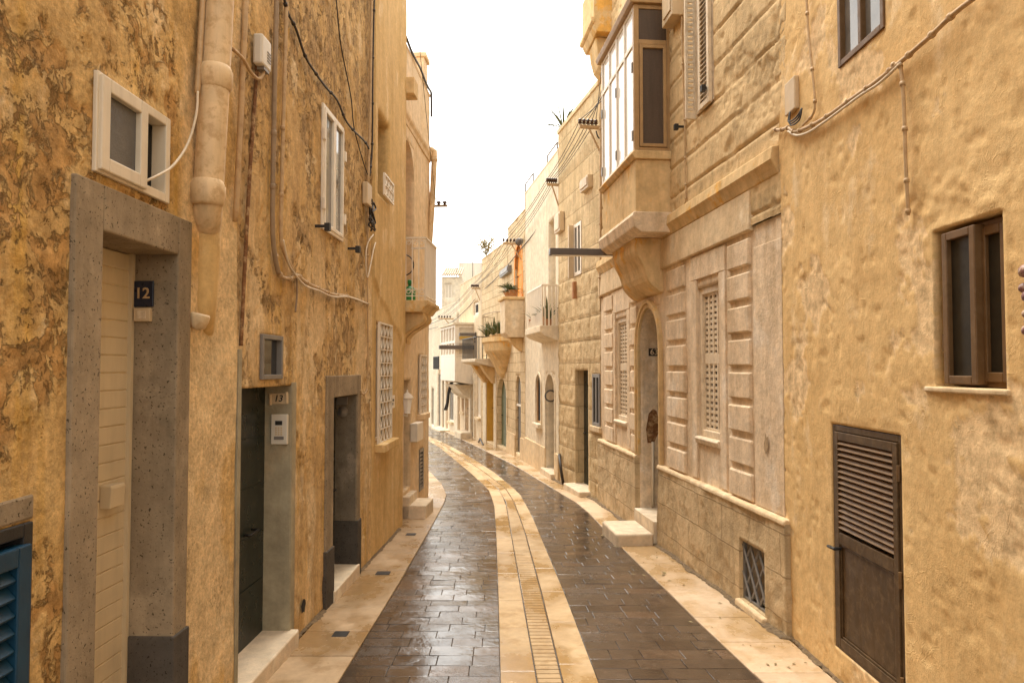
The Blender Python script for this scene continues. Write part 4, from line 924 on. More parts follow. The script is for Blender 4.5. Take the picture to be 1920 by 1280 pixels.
# louvred door
s0, s1, z0, z1 = rd1
fr = frame_boxes(MB(), W1, s0 + .004, s1 - .004, z0, z1 - .006, .04, -.065, -.005).build('door_frame', M['brownd'], h1, bevel=.004)
zm = W1.hit(1630, 1040)[1]
dr_ = MB(); a, b = s0 + .045, s1 - .045
frame_boxes(dr_, W1, a, b, z0 + .03, z1 - .05, .055, -.045, .004); dr_.box(W1.P, a + .055, b - .055, zm - .03, zm + .05, -.044, .003)
dr_.box(W1.P, a + .05, b - .05, z0 + .08, zm - .03, -.03, -.014)
frame_boxes(dr_, W1, a + .057, b - .057, z0 + .087, zm - .032, .014, -.014, -.004)
do = dr_.build('door', M['brownd'], h1, bevel=.004); do['label'] = 'brown metal door louvred in its upper half'
mb = MB(); zz = zm + .075
while zz < z1 - .125:
    mb.prism(W1.P, [(zz, .002), (zz + .006, .006), (zz + .038, -.026), (zz + .032, -.03)], a + .05, b - .05); zz += .0375
mb.build('louvres', M['brown'], do); MB().box(W1.P, a + .05, b - .05, zm + .05, z1 - .1, -.043, -.038).build('back_panel', M['dark'], do)
hs, hz = W1.hit(1578, 1028)
MB().tube([W1.P(hs, hz, .002), W1.P(hs, hz, .045), W1.P(hs + .02, hz, .05), W1.P(hs - .11, hz - .006, .05)][0:2] + [W1.P(hs - .01, hz, .05), W1.P(hs + .10, hz - .006, .048)], .011, 8).build('handle', M['black'], do, smooth=True)
for zc in (z1 - .22, zm - .05, z0 + .1): MB().tube([W1.P(s0 + .03, zc - .045, .004), W1.P(s0 + .03, zc + .045, .004)], .011, 8).build('hinge', M['brown'], do)
f = window(h1, W1, ru1, .012, .04, 'brown', 'clearw', 1, label='upper brown window with a pale reflection', depth=.08)
pn = [W1.hitp(u, v, .004) for u, v in ((1690, 115), (1530, 225))]
wire('cable', 'pale cable bundle rising diagonally across the yellow plaster', 'cable', W1, [(1850, -20), (1790, 25), (1740, 72), (1690, 115), (1640, 155), (1590, 190), (1545, 222), (1510, 240), (1490, 247), (1477, 240), (1462, 244), (1452, 242)], .013, 'conduit', .035, clips=14)
wire('cable', 'second pale cable sagging just below the diagonal bundle', 'cable', W1, [(1690, 118), (1650, 155), (1615, 178), (1585, 200), (1550, 226), (1518, 247), (1494, 254), (1478, 246)], .009, 'cablew', .04)
wire('cable', 'thin clipped cable dropping down the yellow plaster to a plastered end', 'cable', W1, [(1672, 122, .04), (1684, 121, .035), (1690, 135, .03), (1695, 200, .03), (1698, 300, .03), (1702, 380, .025), (1703, 404, .02)], .010, 'conduit', .03, clips=6)
wire('cable', 'thin cable dropping to the diagonal bundle from above', 'cable', W1, [(1512, -10), (1516, 60), (1524, 140), (1528, 190), (1524, 215), (1505, 235)], .009, 'conduit', .03, clips=4)
r_ = W1.rect(1473, 1492, (152, 147), (214, 210), .03); e = empty('junction_box', W1.P(r_[0], r_[2], 0), 'slim cream junction box where the yellow house meets its neighbour', 'junction box')
MB().box(W1.P, *r_, 0, .04).build('casing', M['boxcream'], e, bevel=.010)
mb = MB()
for k in range(3):
    mb.tube(smoothpath([W1.P((r_[0] + r_[1]) / 2, r_[2] + .01, .035), W1.P((r_[0] + r_[1]) / 2 - .02 * k, r_[2] - .07 - .02 * k, .05), W1.P(r_[0] - .05 - .03 * k, r_[2] - .09 - .02 * k, .05), W1.P(r_[0] - .14, r_[2] - .05, .04)], 5), .006, 6)
mb.build('leads', M['cable'], e, smooth=True)
# ornament at the edge of the picture
c = W1.hitp(1925, 562, .03); mb = MB(); r3 = random.Random(8); e = empty('hanging_ornament', c, 'lumpy purple and cream ornament on the plaster beside the small brown window', 'ornament')
for k in range(8):
    p = c + Vector((0, r3.uniform(-.035, .035), .125 - k * .036)); rr_ = r3.uniform(.018, .034)
    mb.lathe(p - Vector((0, 0, rr_ * .8)), [(rr_ * .5, 0), (rr_ * .95, rr_ * .4), (rr_, rr_ * .8), (rr_ * .8, rr_ * 1.3), (rr_ * .3, rr_ * 1.6)], 9, ax=(r3.uniform(-.4, .4), r3.uniform(-.6, .6), 1))
mb.build('body', M['purple'], e, smooth=True); MB().tube([c + Vector((.03, 0, .12)), c + Vector((.05, 0, .22))], .005, 6).build('cord', M['cable'], e)

# ---- rusticated house with the enclosed balcony
def W2y(u): return W2.hit(u, 700)[0]
zPL = W2.hit(1360, 921)[1]; zBAND = 3.27; zCOR = 3.70
rl1 = W2.rect(1309, 1351, (543, 528), (814, 828)); rl2 = W2.rect(1155, 1177, (601, 590), (788, 788))
rd2 = W2.rect(1200, 1239, 576, 950); ca = W2.hit(1221, 576); rd2 = (rd2[0], rd2[1], W2.g(rd2[0]) + .30, ca[1])
ru2 = W2.rect(1308, 1340, (190, 165), (215, 190)); ru2 = (ru2[0], ru2[1], ru2[2], ru2[2] + 2.0)
rgr = W2.rect(1399, 1447, (1010, 1035), (1122, 1150))
topR2 = 8.6
root2 = None
RH, BL = .34, .85
def reliefUp(S, Z):
    j = np.abs(((Z - zCOR) / RH + .5) % 1 - .5) * RH; row = np.floor((Z - zCOR) / RH + .5 + 1e-6); rowi = np.floor((Z - zCOR) / RH)
    jv = np.abs(((S + (rowi % 2) * BL * .5 + _h(rowi, rowi * 0, 5) * .3) / BL + .5) % 1 - .5) * BL
    rough = fbm(S, Z, 2.4, 5, 131, .6)
    wv = .010 + .010 * fbm(S, Z, 3, 3, 171)
    g = -(1 - sst(.002, wv + .008, j)) * .024 - (1 - sst(.002, wv, jv)) * .007
    pe = peelUp(S, Z); tone = (_h(rowi, np.floor((S + (rowi % 2) * BL * .5 + _h(rowi, rowi * 0, 5) * .3) / BL + .5), 9) - .5) * .012
    return .02 + g * (1 - .5 * pe) + tone + pe * ((fbm(S, Z, 9, 5, 133, .7) - .55) * .045 - .012) + (fbm(S, Z, 9, 5, 135, .65) - .5) * .008
def jointUp(S, Z):
    j = np.abs(((Z - zCOR) / RH + .5) % 1 - .5) * RH; rowi = np.floor((Z - zCOR) / RH)
    jv = np.abs(((S + (rowi % 2) * BL * .5 + _h(rowi, rowi * 0, 5) * .3) / BL + .5) % 1 - .5) * BL
    return np.maximum((1 - sst(.006, .022, j)) * sst(.40, .55, fbm(S, Z, 2.5, 4, 177)), .6 * (1 - sst(.004, .016, jv)) * sst(.4, .55, fbm(S, Z, 2.5, 4, 178)))
def peelUp(S, Z):
    c = np.exp(-(((S - W2y(1420)) / .9) ** 2 + ((Z - 4.45) / .32) ** 2)); return sst(.52, .60, fbm(S, Z, 3.0, 5, 141, .6) + .22 * c - .04)
def reliefLo(S, Z): return (fbm(S, Z, 1.2, 4, 151) - .5) * .02 + (fbm(S, Z, 10, 5, 153) - .5) * .008
mid = W2.P(sE2 / 2, 0, -2); h2 = empty('house', (mid.x, mid.y, gz(mid.y)), 'rusticated stone house with an enclosed timber balcony over arched door 63', 'house', GR)
mb = MB(); mb.cur = 0
wall_sheet(mb, W2, -.15, sE2, W2.g(sE2) - .4, zBAND, [op(rl1, .16, taper=.04), op(rl2, .16, taper=.04), op(rd2, .29, rise=(rd2[1] - rd2[0]) * .55, taper=.15), op(rgr, .20, taper=.05)], .05, reliefLo, lambda S, Z: sst(.6, .66, fbm(S, Z, 2.2, 5, 157)))
mb.cur = 1
wall_sheet(mb, W2, -.15, sE2, zBAND + .0005, topR2, [op(ru2, .14, taper=.04)], .022, reliefUp, lambda S, Z: np.maximum(peelUp(S, Z), jointUp(S, Z)))
mb.build('wall', [M['stone_pink'], M['ashlar_up']], h2, recalc=False, smooth=True)
sd_ = MB()
for a, b in ((.002, .22), (sE2 - .22, sE2 - .002)): sd_.box(W2.P, a, b, -.5, topR2, -4, -.5)
sd_.box(W2.P, .22, sE2 - .22, -.5, topR2, -4, -3.8); sd_.build('side_wall', M['stone_o'], h2)
MB().box(W2.P, .004, sE2 - .004, topR2 - .3, topR2 - .1, -3.95, -.06).build('roof', M['stone'], h2)
# plinth, cornices
W2p = Wall(W2.A + W2.n * .062, W2.B + W2.n * .062, 'R')
def reliefPl(S, Z):
    j = np.abs(((Z - zPL) / .34 + .5) % 1 - .5) * .34; return (fbm(S, Z, 1.5, 4, 161) - .5) * .03 + (fbm(S, Z, 9, 5, 163, .7) - .5) * .020 - peelPl(S, Z) * .012 + 0
def peelPl(S, Z): return sst(.55, .58, fbm(S, Z, 2.6, 6, 167, .64)) * .7
for a, b in ((-.1, rd2[0] - .03), (rd2[1] + .03, sE2)):
    pm = MB(); wall_sheet(pm, W2p, a, b, -.6, zPL - .035, [op(rgr, .12, taper=.05)] if a < 0 else [], .032, lambda S, Z: np.maximum(reliefPl(S, Z), -.03), peelPl)
    po = pm.build('plinth', M['plinth'], h2, recalc=False, smooth=True)
    MB().prism(W2.P, [(zPL - .05, -.05), (zPL, -.05), (zPL, .05), (zPL - .012, .070), (zPL - .05, .074)], a, b).build('ledge', M['stone'], po, bevel=.012)
MB().prism(W2.P, [(rgr[2] - .12, -.05), (rgr[2], -.05), (rgr[2] - .01, .10), (rgr[2] - .12, .11)], rgr[0] - .03, rgr[1] + .03).build('sill', M['stone'], h2, bevel=.015)
c1 = MB(); c1.prism(W2.P, [(zCOR - .10, -.02), (zCOR + .14, -.02), (zCOR + .13, .075), (zCOR + .02, .09), (zCOR - .02, .065), (zCOR - .05, .05), (zCOR - .10, .03)], .01, sE2)
c1.build('cornice', M['stone_o'], h2, bevel=.012)
c2 = MB(); sC2 = W2y(1416)
c2.prism(W2.P, [(zBAND - .04, -.02), (zCOR - .105, -.02), (zCOR - .105, .035), (zBAND + .03, .045), (zBAND - .03, .045), (zBAND - .04, .03)], sC2, sE2); c2.build('frieze', M['stone'], h2, bevel=.008)
# rusticated blocks
r4 = random.Random(4)
cols = [(W2y(1412), W2y(1370)), (W2y(1288), W2y(1254)), (rd2[1] + .07, rl2[0] - .22), (W2y(1152), W2y(1136))]
nrow = 8; rh_ = (zBAND - .05 - zPL) / nrow
for a, b in cols:
    ru_ = MB()
    for k in range(nrow):
        za = zPL + .012 + k * rh_; zb_ = za + rh_ - .055
        o_ = .034 + r4.uniform(-.007, .005)
        ru_.prism(W2.P, [(za, -.01), (zb_, -.01), (zb_ - .005, o_ * .8), (zb_ - .018, o_), (za + .018, o_), (za + .005, o_ * .8)], a + r4.uniform(0, .012), b - r4.uniform(0, .012))
    ru_.build('rustication', M['stone_pink'], h2, bevel=.012)
def lattice(W, root, r, label, sm):
    s0, s1, z0, z1 = r
    su = MB(); su.box(W.P, s0 - .17, s0 - .002, zPL + .02, z1 + .10, -.02, .018); su.box(W.P, s1 + .002, s1 + .17, zPL + .02, z1 + .10, -.02, .018); su.box(W.P, s0 - .17, s1 + .17, z1 + .10, zBAND - .06, -.02, .020)
    su.build('window_surround', M['stone_pink'], root, bevel=.008)
    f = frame_boxes(MB(), W, s0, s1, z0, z1, .07, -.15, -.02).build('window', M['latt'], root, bevel=.008); f['label'] = label
    mb = MB(); a, b = s0 + .06, s1 - .06; za, zb_ = z0 + .06, z1 - .06; zm_ = za + (zb_ - za) * .52; n = 4
    frame_boxes(mb, W, a, b, za, zb_, .035, -.085, -.045, 0, ()); mb.box(W.P, a, b, zm_ - .05, zm_ + .05, -.084, -.046)
    for k in range(n + 1):
        c = a + .015 + (b - a - .03) * k / n; mb.box(W.P, c - .020, c + .020, za, zb_, -.070, -.047)
    for lo, hi in ((za + .02, zm_ - .05), (zm_ + .05, zb_ - .02)):
        m = 11
        for k in range(m + 1):
            zc = lo + (hi - lo) * k / m; mb.box(W.P, a, b, zc - .016, zc + .016, -.074, -.053)
    mb.build('lattice', M['latt'], f, bevel=.002); MB().box(W.P, s0 + .02, s1 - .02, z0 + .02, z1 - .02, -.148, -.14).build('pane', M['dark'], f)
    MB().prism(W.P, [(z0 - .075, -.05), (z0 - .002, -.05), (z0 - .002, .03), (z0 - .02, .05), (z0 - .075, .03)], s0 - .005, s1 + .005).build('sill', M['latt'], f, bevel=.008)
lattice(W2, h2, rl1, 'cream latticed shutter nearest the yellow house', 0); lattice(W2, h2, rl2, 'cream latticed shutter beyond door 63', 0)
# arched door 63
ar = MB(); rise = (rd2[1] - rd2[0]) * .55
arch_ring(ar, W2, rd2[0], rd2[1], rd2[3] - rise, rd2[3], .055, -.01, .035, legs=zPL); arch_ring(ar, W2, rd2[0] - .056, rd2[1] + .056, rd2[3] - rise, rd2[3] + .056, .05, -.01, .055, legs=zPL)
ar.build('door_arch', M['stone_o'], h2, bevel=.006)
hd = MB().prism(W2.P, [(rd2[3] + .13, -.01), (rd2[3] + .27, -.01), (rd2[3] + .27, .14), (rd2[3] + .22, .13), (rd2[3] + .16, .06)], rd2[0] - .12, rd2[1] + .14); hd.build('hood_mould', M['stone_o'], h2, bevel=.008)
door(h2, W2, rd2, -.26, 'darkdoor', 4, 3, label='dark panelled door deep inside the tall arch', hs=.2)
pp = MB(); q_ = [W2.cross(u, v, rd2[1]) for u, v in ((1214, 830), (1211, 805), (1216, 775), (1224, 766), (1231, 770), (1236, 790), (1234, 812), (1226, 830))]
pp.face([pp.vert(W2.P(rd2[1] - .004, z, o)) for o, z in q_]); pp.build('peeled_patch', M['rust'], h2, recalc=False)
mb = MB(); pq = [W2.cross(1224, v, rd2[1] - .03) for v in (828, 950)]
tag(mb.tube([W2.P(rd2[1] - .03, z, o) for o, z in pq], .020, 10).build('water_pipe', M['pvc'], smooth=True), 'short white pipe standing against the jamb of arched door 63', 'pipe')
sj = rd2[1]; mb = MB(); o_, z_, h_ = jamb_box(mb, W2, sj, 1216, 1236, 653, 667, .001, .012); e = empty('number_plate', W2.P(sj, z_, o_), 'black plate with white number 63 inside the tall arched doorway', 'house number')
mb.build('plate', M['black'], e); text_obj('63', .115, jamb_frame(W2, sj - .0125, o_, z_), 'numerals', M['latt'], e)
st = MB(); st.box(W2.P, rd2[0] + .02, rd2[1] - .02, -.6, W2.g(rd2[0]) + .30, -.33, .10); tag(st.build('stone_step', M['step'], bevel=.012), 'pale upper step in the doorway of number 63', 'step')
og = W2.cross(1160, 985, W2y(1236))[0]; s_a = W2.hit(1237, 1024, .55)[0]
st = MB(); st.box(W2.P, rd2[0] - .02, rd2[1] - .15, -.6, W2.g(rd2[0]) + .16, .11, .58); tag(st.build('stone_step', M['step'], bevel=.03, seg=3), 'heavy worn block on the pavement before arched door 63', 'step')
# grating
gb = MB(); s0, s1, z0, z1 = rgr
frame_boxes(gb, W2, s0 + .004, s1 - .004, z0 + .004, z1 - .004, .018, .0, .03)
wd, hg = s1 - s0, z1 - z0
for k in range(-4, 6):
    for sg in (1, -1):
        # diagonal bars clipped to the frame
        a = (k * wd / 3.0, 0); slope = hg / wd * 1.05 * sg; t0, t1 = None, None; pts_ = []
        for q in range(41):
            x = wd * q / 40; y = (x - a[0]) * slope * 1.3 + (0 if sg > 0 else hg)
            if 0 <= y <= hg: pts_.append((x, y))
        if len(pts_) > 2:
            p, q = pts_[0], pts_[-1]; gb.tube([W2.P(s0 + p[0], z0 + p[1], .02 + .006 * sg), W2.P(s0 + q[0], z0 + q[1], .02 + .006 * sg)], .013, 5)
gr_ = gb.build('cellar_grating', M['greyframe'], h2); gr_['label'] = 'diamond grating over the cellar opening'
MB().box(W2.P, s0 + .002, s1 - .002, z0 + .002, z1 - .002, -.198, -.19).build('back_panel', M['dark'], gr_)
# upper louvred window
s0, s1, z0, z1 = ru2
f = frame_boxes(MB(), W2, s0, s1, z0, z1, .05, -.12, .02).build('window', M['latt'], h2, bevel=.006); f['label'] = 'upper window with a cream louvred shutter'
sh = frame_boxes(MB(), W2, s0 + .0, s0 + (s1 - s0) * .62, z0 - .02, z1, .055, .025, .065); zz = z0 + .06
while zz < z1 - .1: sh.prism(W2.P, [(zz, .062), (zz + .006, .066), (zz + .05, .03), (zz + .044, .026)], s0 + .05, s0 + (s1 - s0) * .62 - .05); zz += .052
sh.build('shutter', M['latt'], f, bevel=.002)
sf = s1 - .02; s2 = MB(); sfr = lambda a, b, c: W2.P(sf + c * .6, b, .02 + a)
for a0, a1, b0, b1 in ((0, .03, z0 - .04, z1), (.09, .12, z0 - .04, z1), (.03, .09, z0 - .04, z0 + .03)): s2.box(sfr, a0, a1, b0, b1, 0, .05)
zz = z0 + .05
while zz < z1 - .1: s2.box(sfr, .03, .09, zz, zz + .03, .015, .04); zz += .052
s2.build('shutter', M['latt'], f, bevel=.002); MB().box(W2.P, s0 + .04, s1 - .04, z0 + .04, z1 - .04, -.138, -.13).build('pane', M['dark'], f)
stay(W2, 1336, 166, 'iron shutter hook beside the upper louvred window'); stay(W2, 1284, 238, 'iron shutter hook between the enclosed balcony and the louvred window')
hp = MB(); c_ = W2.hit(1441, 832); prh = [(c_[0] + .045 * math.cos(k * .6) * (1 + .3 * math.sin(5 * k)), c_[1] + .08 * math.sin(k * .6) * (1 + .3 * math.cos(3 * k))) for k in range(10)]
hp.face([hp.vert(W2.P(a, b, .022)) for a, b in prh]); hp.build('broken_patch', simple('bare_brown_stone', (.36, .25, .14), .9, .4, 25, .6), h2, recalc=False)
pl = MB(); pl.box(W2.P, .004, W2y(1416), zPL + .004, zBAND - .2, -.03, .012); pl.build('pilaster', M['stone_pink'], h2, bevel=.006)

# enclosed balcony
sB0 = W2y(1262); oB = W2.cross(1190, 300, sB0)[0]; sB1 = W2.hit(1129, 330, oB)[0]
zS0 = W2.cross(1190, 436, sB0)[1]; zS1 = W2.cross(1190, 398, sB0)[1]; zW = W2.cross(1190, 283, sB0)[1]; zTr = W2.cross(1190, 78, sB0)[1]; zTop = W2.cross(1190, 8, sB0)[1]
bb = MB(); bb.box(W2.P, sB0, sB1, zS1, zW - .10, -.02, oB - .01); bo = bb.build('closed_balcony', M['stone_o'], h2, bevel=.008); bo['label'] = 'enclosed balcony with brown mesh end window and white glazed front on a stone base'
MB().prism(W2.P, [(zW - .10, -.02), (zW, -.02), (zW, oB + .02), (zW - .04, oB + .05), (zW - .10, oB + .01)], sB0 - .04, sB1 + .04).build('sill', M['stone_o'], bo, bevel=.01)
MB().prism(W2.P, [(zS0, -.02), (zS1, -.02), (zS1, oB + .03), (zS1 - .05, oB + .05), (zS0 + .06, oB + .02), (zS0, oB - .06)], sB0 - .06, sB1 + .06).build('slab', M['stone_pink'], bo, bevel=.012)
cbm = MB(); zc0 = W2.cross(1230, 548, rd2[0] - .1)[1]; pr = [(zS0, -.01), (zS0, oB * .80)]
for k in range(11):
    t = k / 10; pr.append((zS0 - .03 - (zS0 - zc0 - .05) * t, .07 + (oB * .76 - .07) * math.cos(t * math.pi / 2) ** .8 + .02 * math.sin(t * math.pi * 3)))
pr += [(zc0, .05), (zc0, -.01)]; cbm.prism(W2.P, pr, rd2[0] - .16, rd2[1] + .12); cbm.build('corbel', M['stone_o'], bo, bevel=.015, smooth=False)
fm = MB(); fm.box(W2.P, sB0, sB0 + .05, zW + .002, zTop, .0, .05); fm.box(W2.P, sB0 - .002, sB0 + .06, zW + .002, zTop, oB - .06, oB + .004)
for a, b in ((zW + .002, zW + .05), (zTr - .03, zTr + .03), (zTop - .05, zTop)): fm.box(W2.P, sB0, sB0 + .05, a, b, .05, oB - .06)
frf = lambda a, b, c: W2.P(sB0 + c, b, a)
for lo, hi in ((zW + .055, zTr - .035),):
    for a0, a1, b0, b1 in ((.055, .095, lo, hi), (oB - .105, oB - .065, lo, hi), (.095, oB - .105, lo, lo + .04), (.095, oB - .105, hi - .04, hi)): fm.box(frf, a0, a1, b0, b1, -.012, .03)
fm.build('end_frame', M['tan'], bo, bevel=.004)
MB().box(frf, .05, oB - .06, zW + .05, zTr - .03, .015, .025).build('mesh_screen', M['mesh_fly'], bo); MB().box(frf, .05, oB - .06, zTr + .03, zTop - .05, .015, .025).build('mesh_screen', M['mesh_fly'], bo)
ff = MB(); npn = 4
ff.box(W2.P, sB0 + .061, sB1 - .02, zW + .002, zW + .045, oB - .045, oB); ff.box(W2.P, sB0 + .061, sB1 - .02, zTr - .025, zTr + .025, oB - .045, oB); ff.box(W2.P, sB0 + .061, sB1 - .02, zTop - .04, zTop, oB - .045, oB); ff.box(W2.P, sB1 - .05, sB1, zW + .002, zTop, oB - .05, oB + .004)
for k in range(1, npn):
    c = sB0 + .06 + (sB1 - sB0 - .1) * k / npn; ff.box(W2.P, c - .022, c + .022, zW + .045, zTop - .04, oB - .044, oB + .003)
ff.build('front_frame', M['whitepaint'], bo, bevel=.003)
for k in range(npn):
    a = sB0 + .06 + (sB1 - sB0 - .1) * k / npn + .023; b = sB0 + .06 + (sB1 - sB0 - .1) * (k + 1) / npn - .023
    MB().box(W2.P, a, b, zW + .045, zTr - .025, oB - .03, oB - .016).build('pane', M['whiteglass'], bo); MB().box(W2.P, a, b, zTr + .025, zTop - .04, oB - .03, oB - .016).build('pane', M['whiteglass'], bo)
for k in (0, 2, 4):
    c = sB0 + .06 + (sB1 - sB0 - .1) * k / npn
    for zc in (zW + .2, zTr - .3): MB().box(W2.P, c - .018, c + .018, zc - .06, zc + .06, oB + .004, oB + .018).build('hinge', M['greyframe'], bo)
MB().box(W2.P, sB1 - .05, sB1 - .01, zW, zTop, 0, oB - .05).build('far_end', M['whitepaint'], bo)
MB().prism(W2.P, [(zTop + .002, -.02), (zTop + .14, -.02), (zTop + .12, oB + .03), (zTop + .06, oB + .08), (zTop + .002, oB + .05)], sB0 - .05, sB1 + .08).build('roof', M['tan'], bo, bevel=.008)
# upper stone balcony at the far end
oU = W2.cross(1112, 40, sE2 - .9)[0]; zu = W2.cross(1125, 62, sE2 - .9)[1]
ub = MB(); ub.prism(W2.P, [(zu, -.02), (zu + .9, -.02), (zu + .9, oU), (zu + .10, oU), (zu, oU - .05)], sE2 - .95, sE2 - .02); ub.prism(W2.P, [(zu + .12, oU + .001), (zu + .22, oU + .001), (zu + .22, oU + .05), (zu + .15, oU + .05)], sE2 - 1.0, sE2)
uo = ub.build('upper_balcony', M['stone_o'], h2, bevel=.01)
MB().prism(W2.P, [(zu - .002, -.02), (zu - .002, oU - .08), (zu - .22, oU - .10), (zu - .42, oU * .5), (zu - .6, .0)], sE2 - .75, sE2 - .2).build('corbel', M['stone_o'], uo, bevel=.01)
r_ = W2.rect(1250, 1269, (-30, -34), (38, 46), .1); e = empty('electric_box', W2.P(r_[0], r_[2], 0), 'grey box high on the wall beside the mesh window of the enclosed balcony', 'utility box')
MB().box(W2.P, *r_, .0, .16).build('casing', M['boxcream'], e, bevel=.01); MB().box(W2.P, r_[0] + .03, r_[1] - .08, r_[2] + .06, r_[3] - .05, .16, .175).build('cover', M['boxcream'], e, bevel=.006)
wire('cable', 'thin clipped cable running down the stone beside the enclosed balcony', 'cable', W2, [(1277, -10), (1280, 120), (1284, 240), (1285, 330), (1286, 372), (1279, 398), (1278, 410)], .009, 'conduit', .035, clips=8)
wire('drain_hose', 'thin beige pipe down the corner beyond the enclosed balcony', 'pipe', W2, [(1127, 180), (1127, 300), (1126.5, 420), (1126, 500), (1126, 560)], .025, 'conduit', .03, clips=3)

# ---- street lamps: flat dark beams
GLM = 'flat beam street lamps'
def lamp(W, s, z, o1, label, th=.05, wd=.16):
    e = empty('street_lamp', W.P(s, z, 0), label, 'street lamp', GLM)
    MB().box(W.P, s - wd / 2, s + wd / 2, z - th, z + th, .04, o1).build('lamp_head', M['greybeam'], e, bevel=.006)
    MB().box(W.P, s - wd / 2 + .02, s + wd / 2 - .02, z - th - .008, z - th - .001, .2, o1 - .03).build('diffuser', M['whiteglass'], e)
    mb = MB().box(W.P, s - .05, s + .05, z - th - .03, z + th + .02, -.03, .04); mb.tube(smoothpath([W.P(s, z - th, .03), W.P(s - .02, z - th - .14, .07), W.P(s, z - th - .22, .05), W.P(s + .02, z - .02, .02)], 5), .008, 6); mb.build('bracket', M['cable'], e)
    return e
sL = sB1 + .05; za_ = W2.cross(1080, 473, sL)[1]; lamp(W2, sL, za_, W2.cross(1030, 473, sL)[0], 'long flat dark lamp beam jutting out just past the enclosed balcony', .046)

# ---- honey ashlar house
W = WR[0]
def q(W, *a, **k): return W.rect(*a, **k)
def reliefAsh(rh, bw, am, seed):
    def f(S, Z):
        rowi = np.floor(Z / rh); off = (rowi % 2) * bw * .5
        cell = _h(rowi, np.floor((S + off) / bw), seed); return (cell - .5) * am + (fbm(S, Z, 6, 4, seed) - .5) * am * .9
    return f
def relief3(S, Z):
    rowi = np.floor(Z / .42); off = (rowi % 2) * .31; j = np.abs((Z / .42 + .5) % 1 - .5) * .42; jv = np.abs(((S + off) / .62 + .5) % 1 - .5) * .62
    rock = sst(4.6, 3.9, -Z * -1) if False else (1 - sst(3.6, 4.6, Z))
    return .01 - (1 - sst(.0, .035, np.minimum(j, jv))) * (.008 + .016 * rock) + (fbm(S, Z, 7, 5, 203, .66) - .5) * (.012 + .04 * rock)
ra = W.rect(1077, 1091, (424, 412), (520, 512)); rb = W.rect(1079, 1103, 694, 898); rb = (rb[0], rb[1], W.g(rb[1]) + .12, rb[3]); rc = W.rect(1112, 1126, (700, 702), (797, 800))
h3 = house('honey coloured ashlar house with a dark recessed door and a pipe at its corner', W, 0, W.L, 6.95, M['ashlar3'], [op(ra, .16), op(rb, .20), op(rc, .14)], .04, relief3, lambda S, Z: .6 * sst(.56, .62, fbm(S, Z, 2.5, 6, 207, .66)), group=GR, coping=.04)
window(h3, W, ra, .02, .07, 'whitepaint', 'glass', 1, label='narrow upper window with a half open shutter'); door(h3, W, rb, -.17, 'darkdoor', 3)
MB().box(W.P, ra[1] - .02, ra[1] + .03, ra[2] - .03, ra[3], .022, .12).build('shutter', M['boxcream'], h3, bevel=.005)
window(h3, W, rc, .02, .06, 'greyframe', 'glass', 1, label='small grey framed ground window', sill=.05)
tag(MB().box(W.P, rb[0] - .15, rb[1] + .1, W.g(rb[1]) - .3, W.g(rb[1]) + .13, -.35, .22).build('stone_step', M['step'], bevel=.02), 'pale doorstep slab of the dark recessed door in the ashlar wall', 'step')
def ubox(W, uL, uR, vt, vb, label, m='boxcream', dep=.10):
    r_ = W.rect(uL, uR, vt, vb, dep * .6); e = empty('electric_box', W.P(r_[0], r_[2], 0), label, 'utility box')
    MB().box(W.P, *r_, 0, dep).build('casing', M[m], e, bevel=.012); MB().box(W.P, r_[0] + .03, r_[1] - .03, r_[2] + .05, r_[3] - .04, dep + .001, dep + .018).build('lid', M[m], e, bevel=.006)
    return e
ubox(W, 1091, 1106, 333, 357, 'square cream box on the ashlar wall below the insulator rack')
tag(MB().box(W.P, W.hit(1081, 540)[0] - .05, W.hit(1081, 540)[0] + .05, W.hit(1081, 560)[1], W.hit(1081, 528)[1], 0, .08).build('clay_duct', M['terra'], bevel=.012), 'short clay duct below the narrow upper window', 'pipe')
mb = MB(); tag(mb.tube(smoothpath([W.hitp(1056, 906, .06), W.hitp(1052, 880, .12), W.hitp(1050, 862, .10), W.hitp(1049, 852, .05)], 5), .03, 8).build('bent_pipe', M['cable'], smooth=True), 'bent dark pipe at the foot of the ashlar corner', 'pipe')

# ---- white plastered house with the railed balcony
W = WR[1]
ra = W.rect(1029, 1042, 412, 612); rb = W.rect(1005.5, 1015, 702, 793); rc = W.rect(1024, 1041, 701, 884); rc = (rc[0], rc[1], W.g(rc[1]) + .14, W.hit(1033, 701)[1])
h4 = house('cream white house with a white railed balcony and two small arches below', W, 0, W.L, 6.62, M['white_plaster'], [op(ra, .30), op(rb, .09, rise=(rb[1] - rb[0]) * .5), op(rc, .24, rise=(rc[1] - rc[0]) * .45)], .09, lambda S, Z: (fbm(S, Z, 1, 3, 211) - .5) * .02, None, group=GR)
MB().prism(W.P, [(-1.2, -.02), (W.hit(1010, 832)[1], -.02), (W.hit(1010, 832)[1], .035), (-1.2, .045)], 0, rc[0] - .02).build('plinth', M['stone'], h4, bevel=.008)
MB().prism(W.P, [(-1.2, -.02), (W.hit(1010, 832)[1], -.02), (W.hit(1010, 832)[1], .035), (-1.2, .045)], rc[1] + .02, W.L).build('plinth', M['stone'], h4, bevel=.008)
door(h4, W, ra, -.28, 'whitepaint', 2, label='white balcony door in a deep opening'); window(h4, W, rb, -.02, .05, 'peachd', 'dark', 0, sill=.10, sillm='white_plaster', label='small arched brown window'); door(h4, W, rc, -.21, 'greyd', 2, label='arched doorway with an oval plaque')
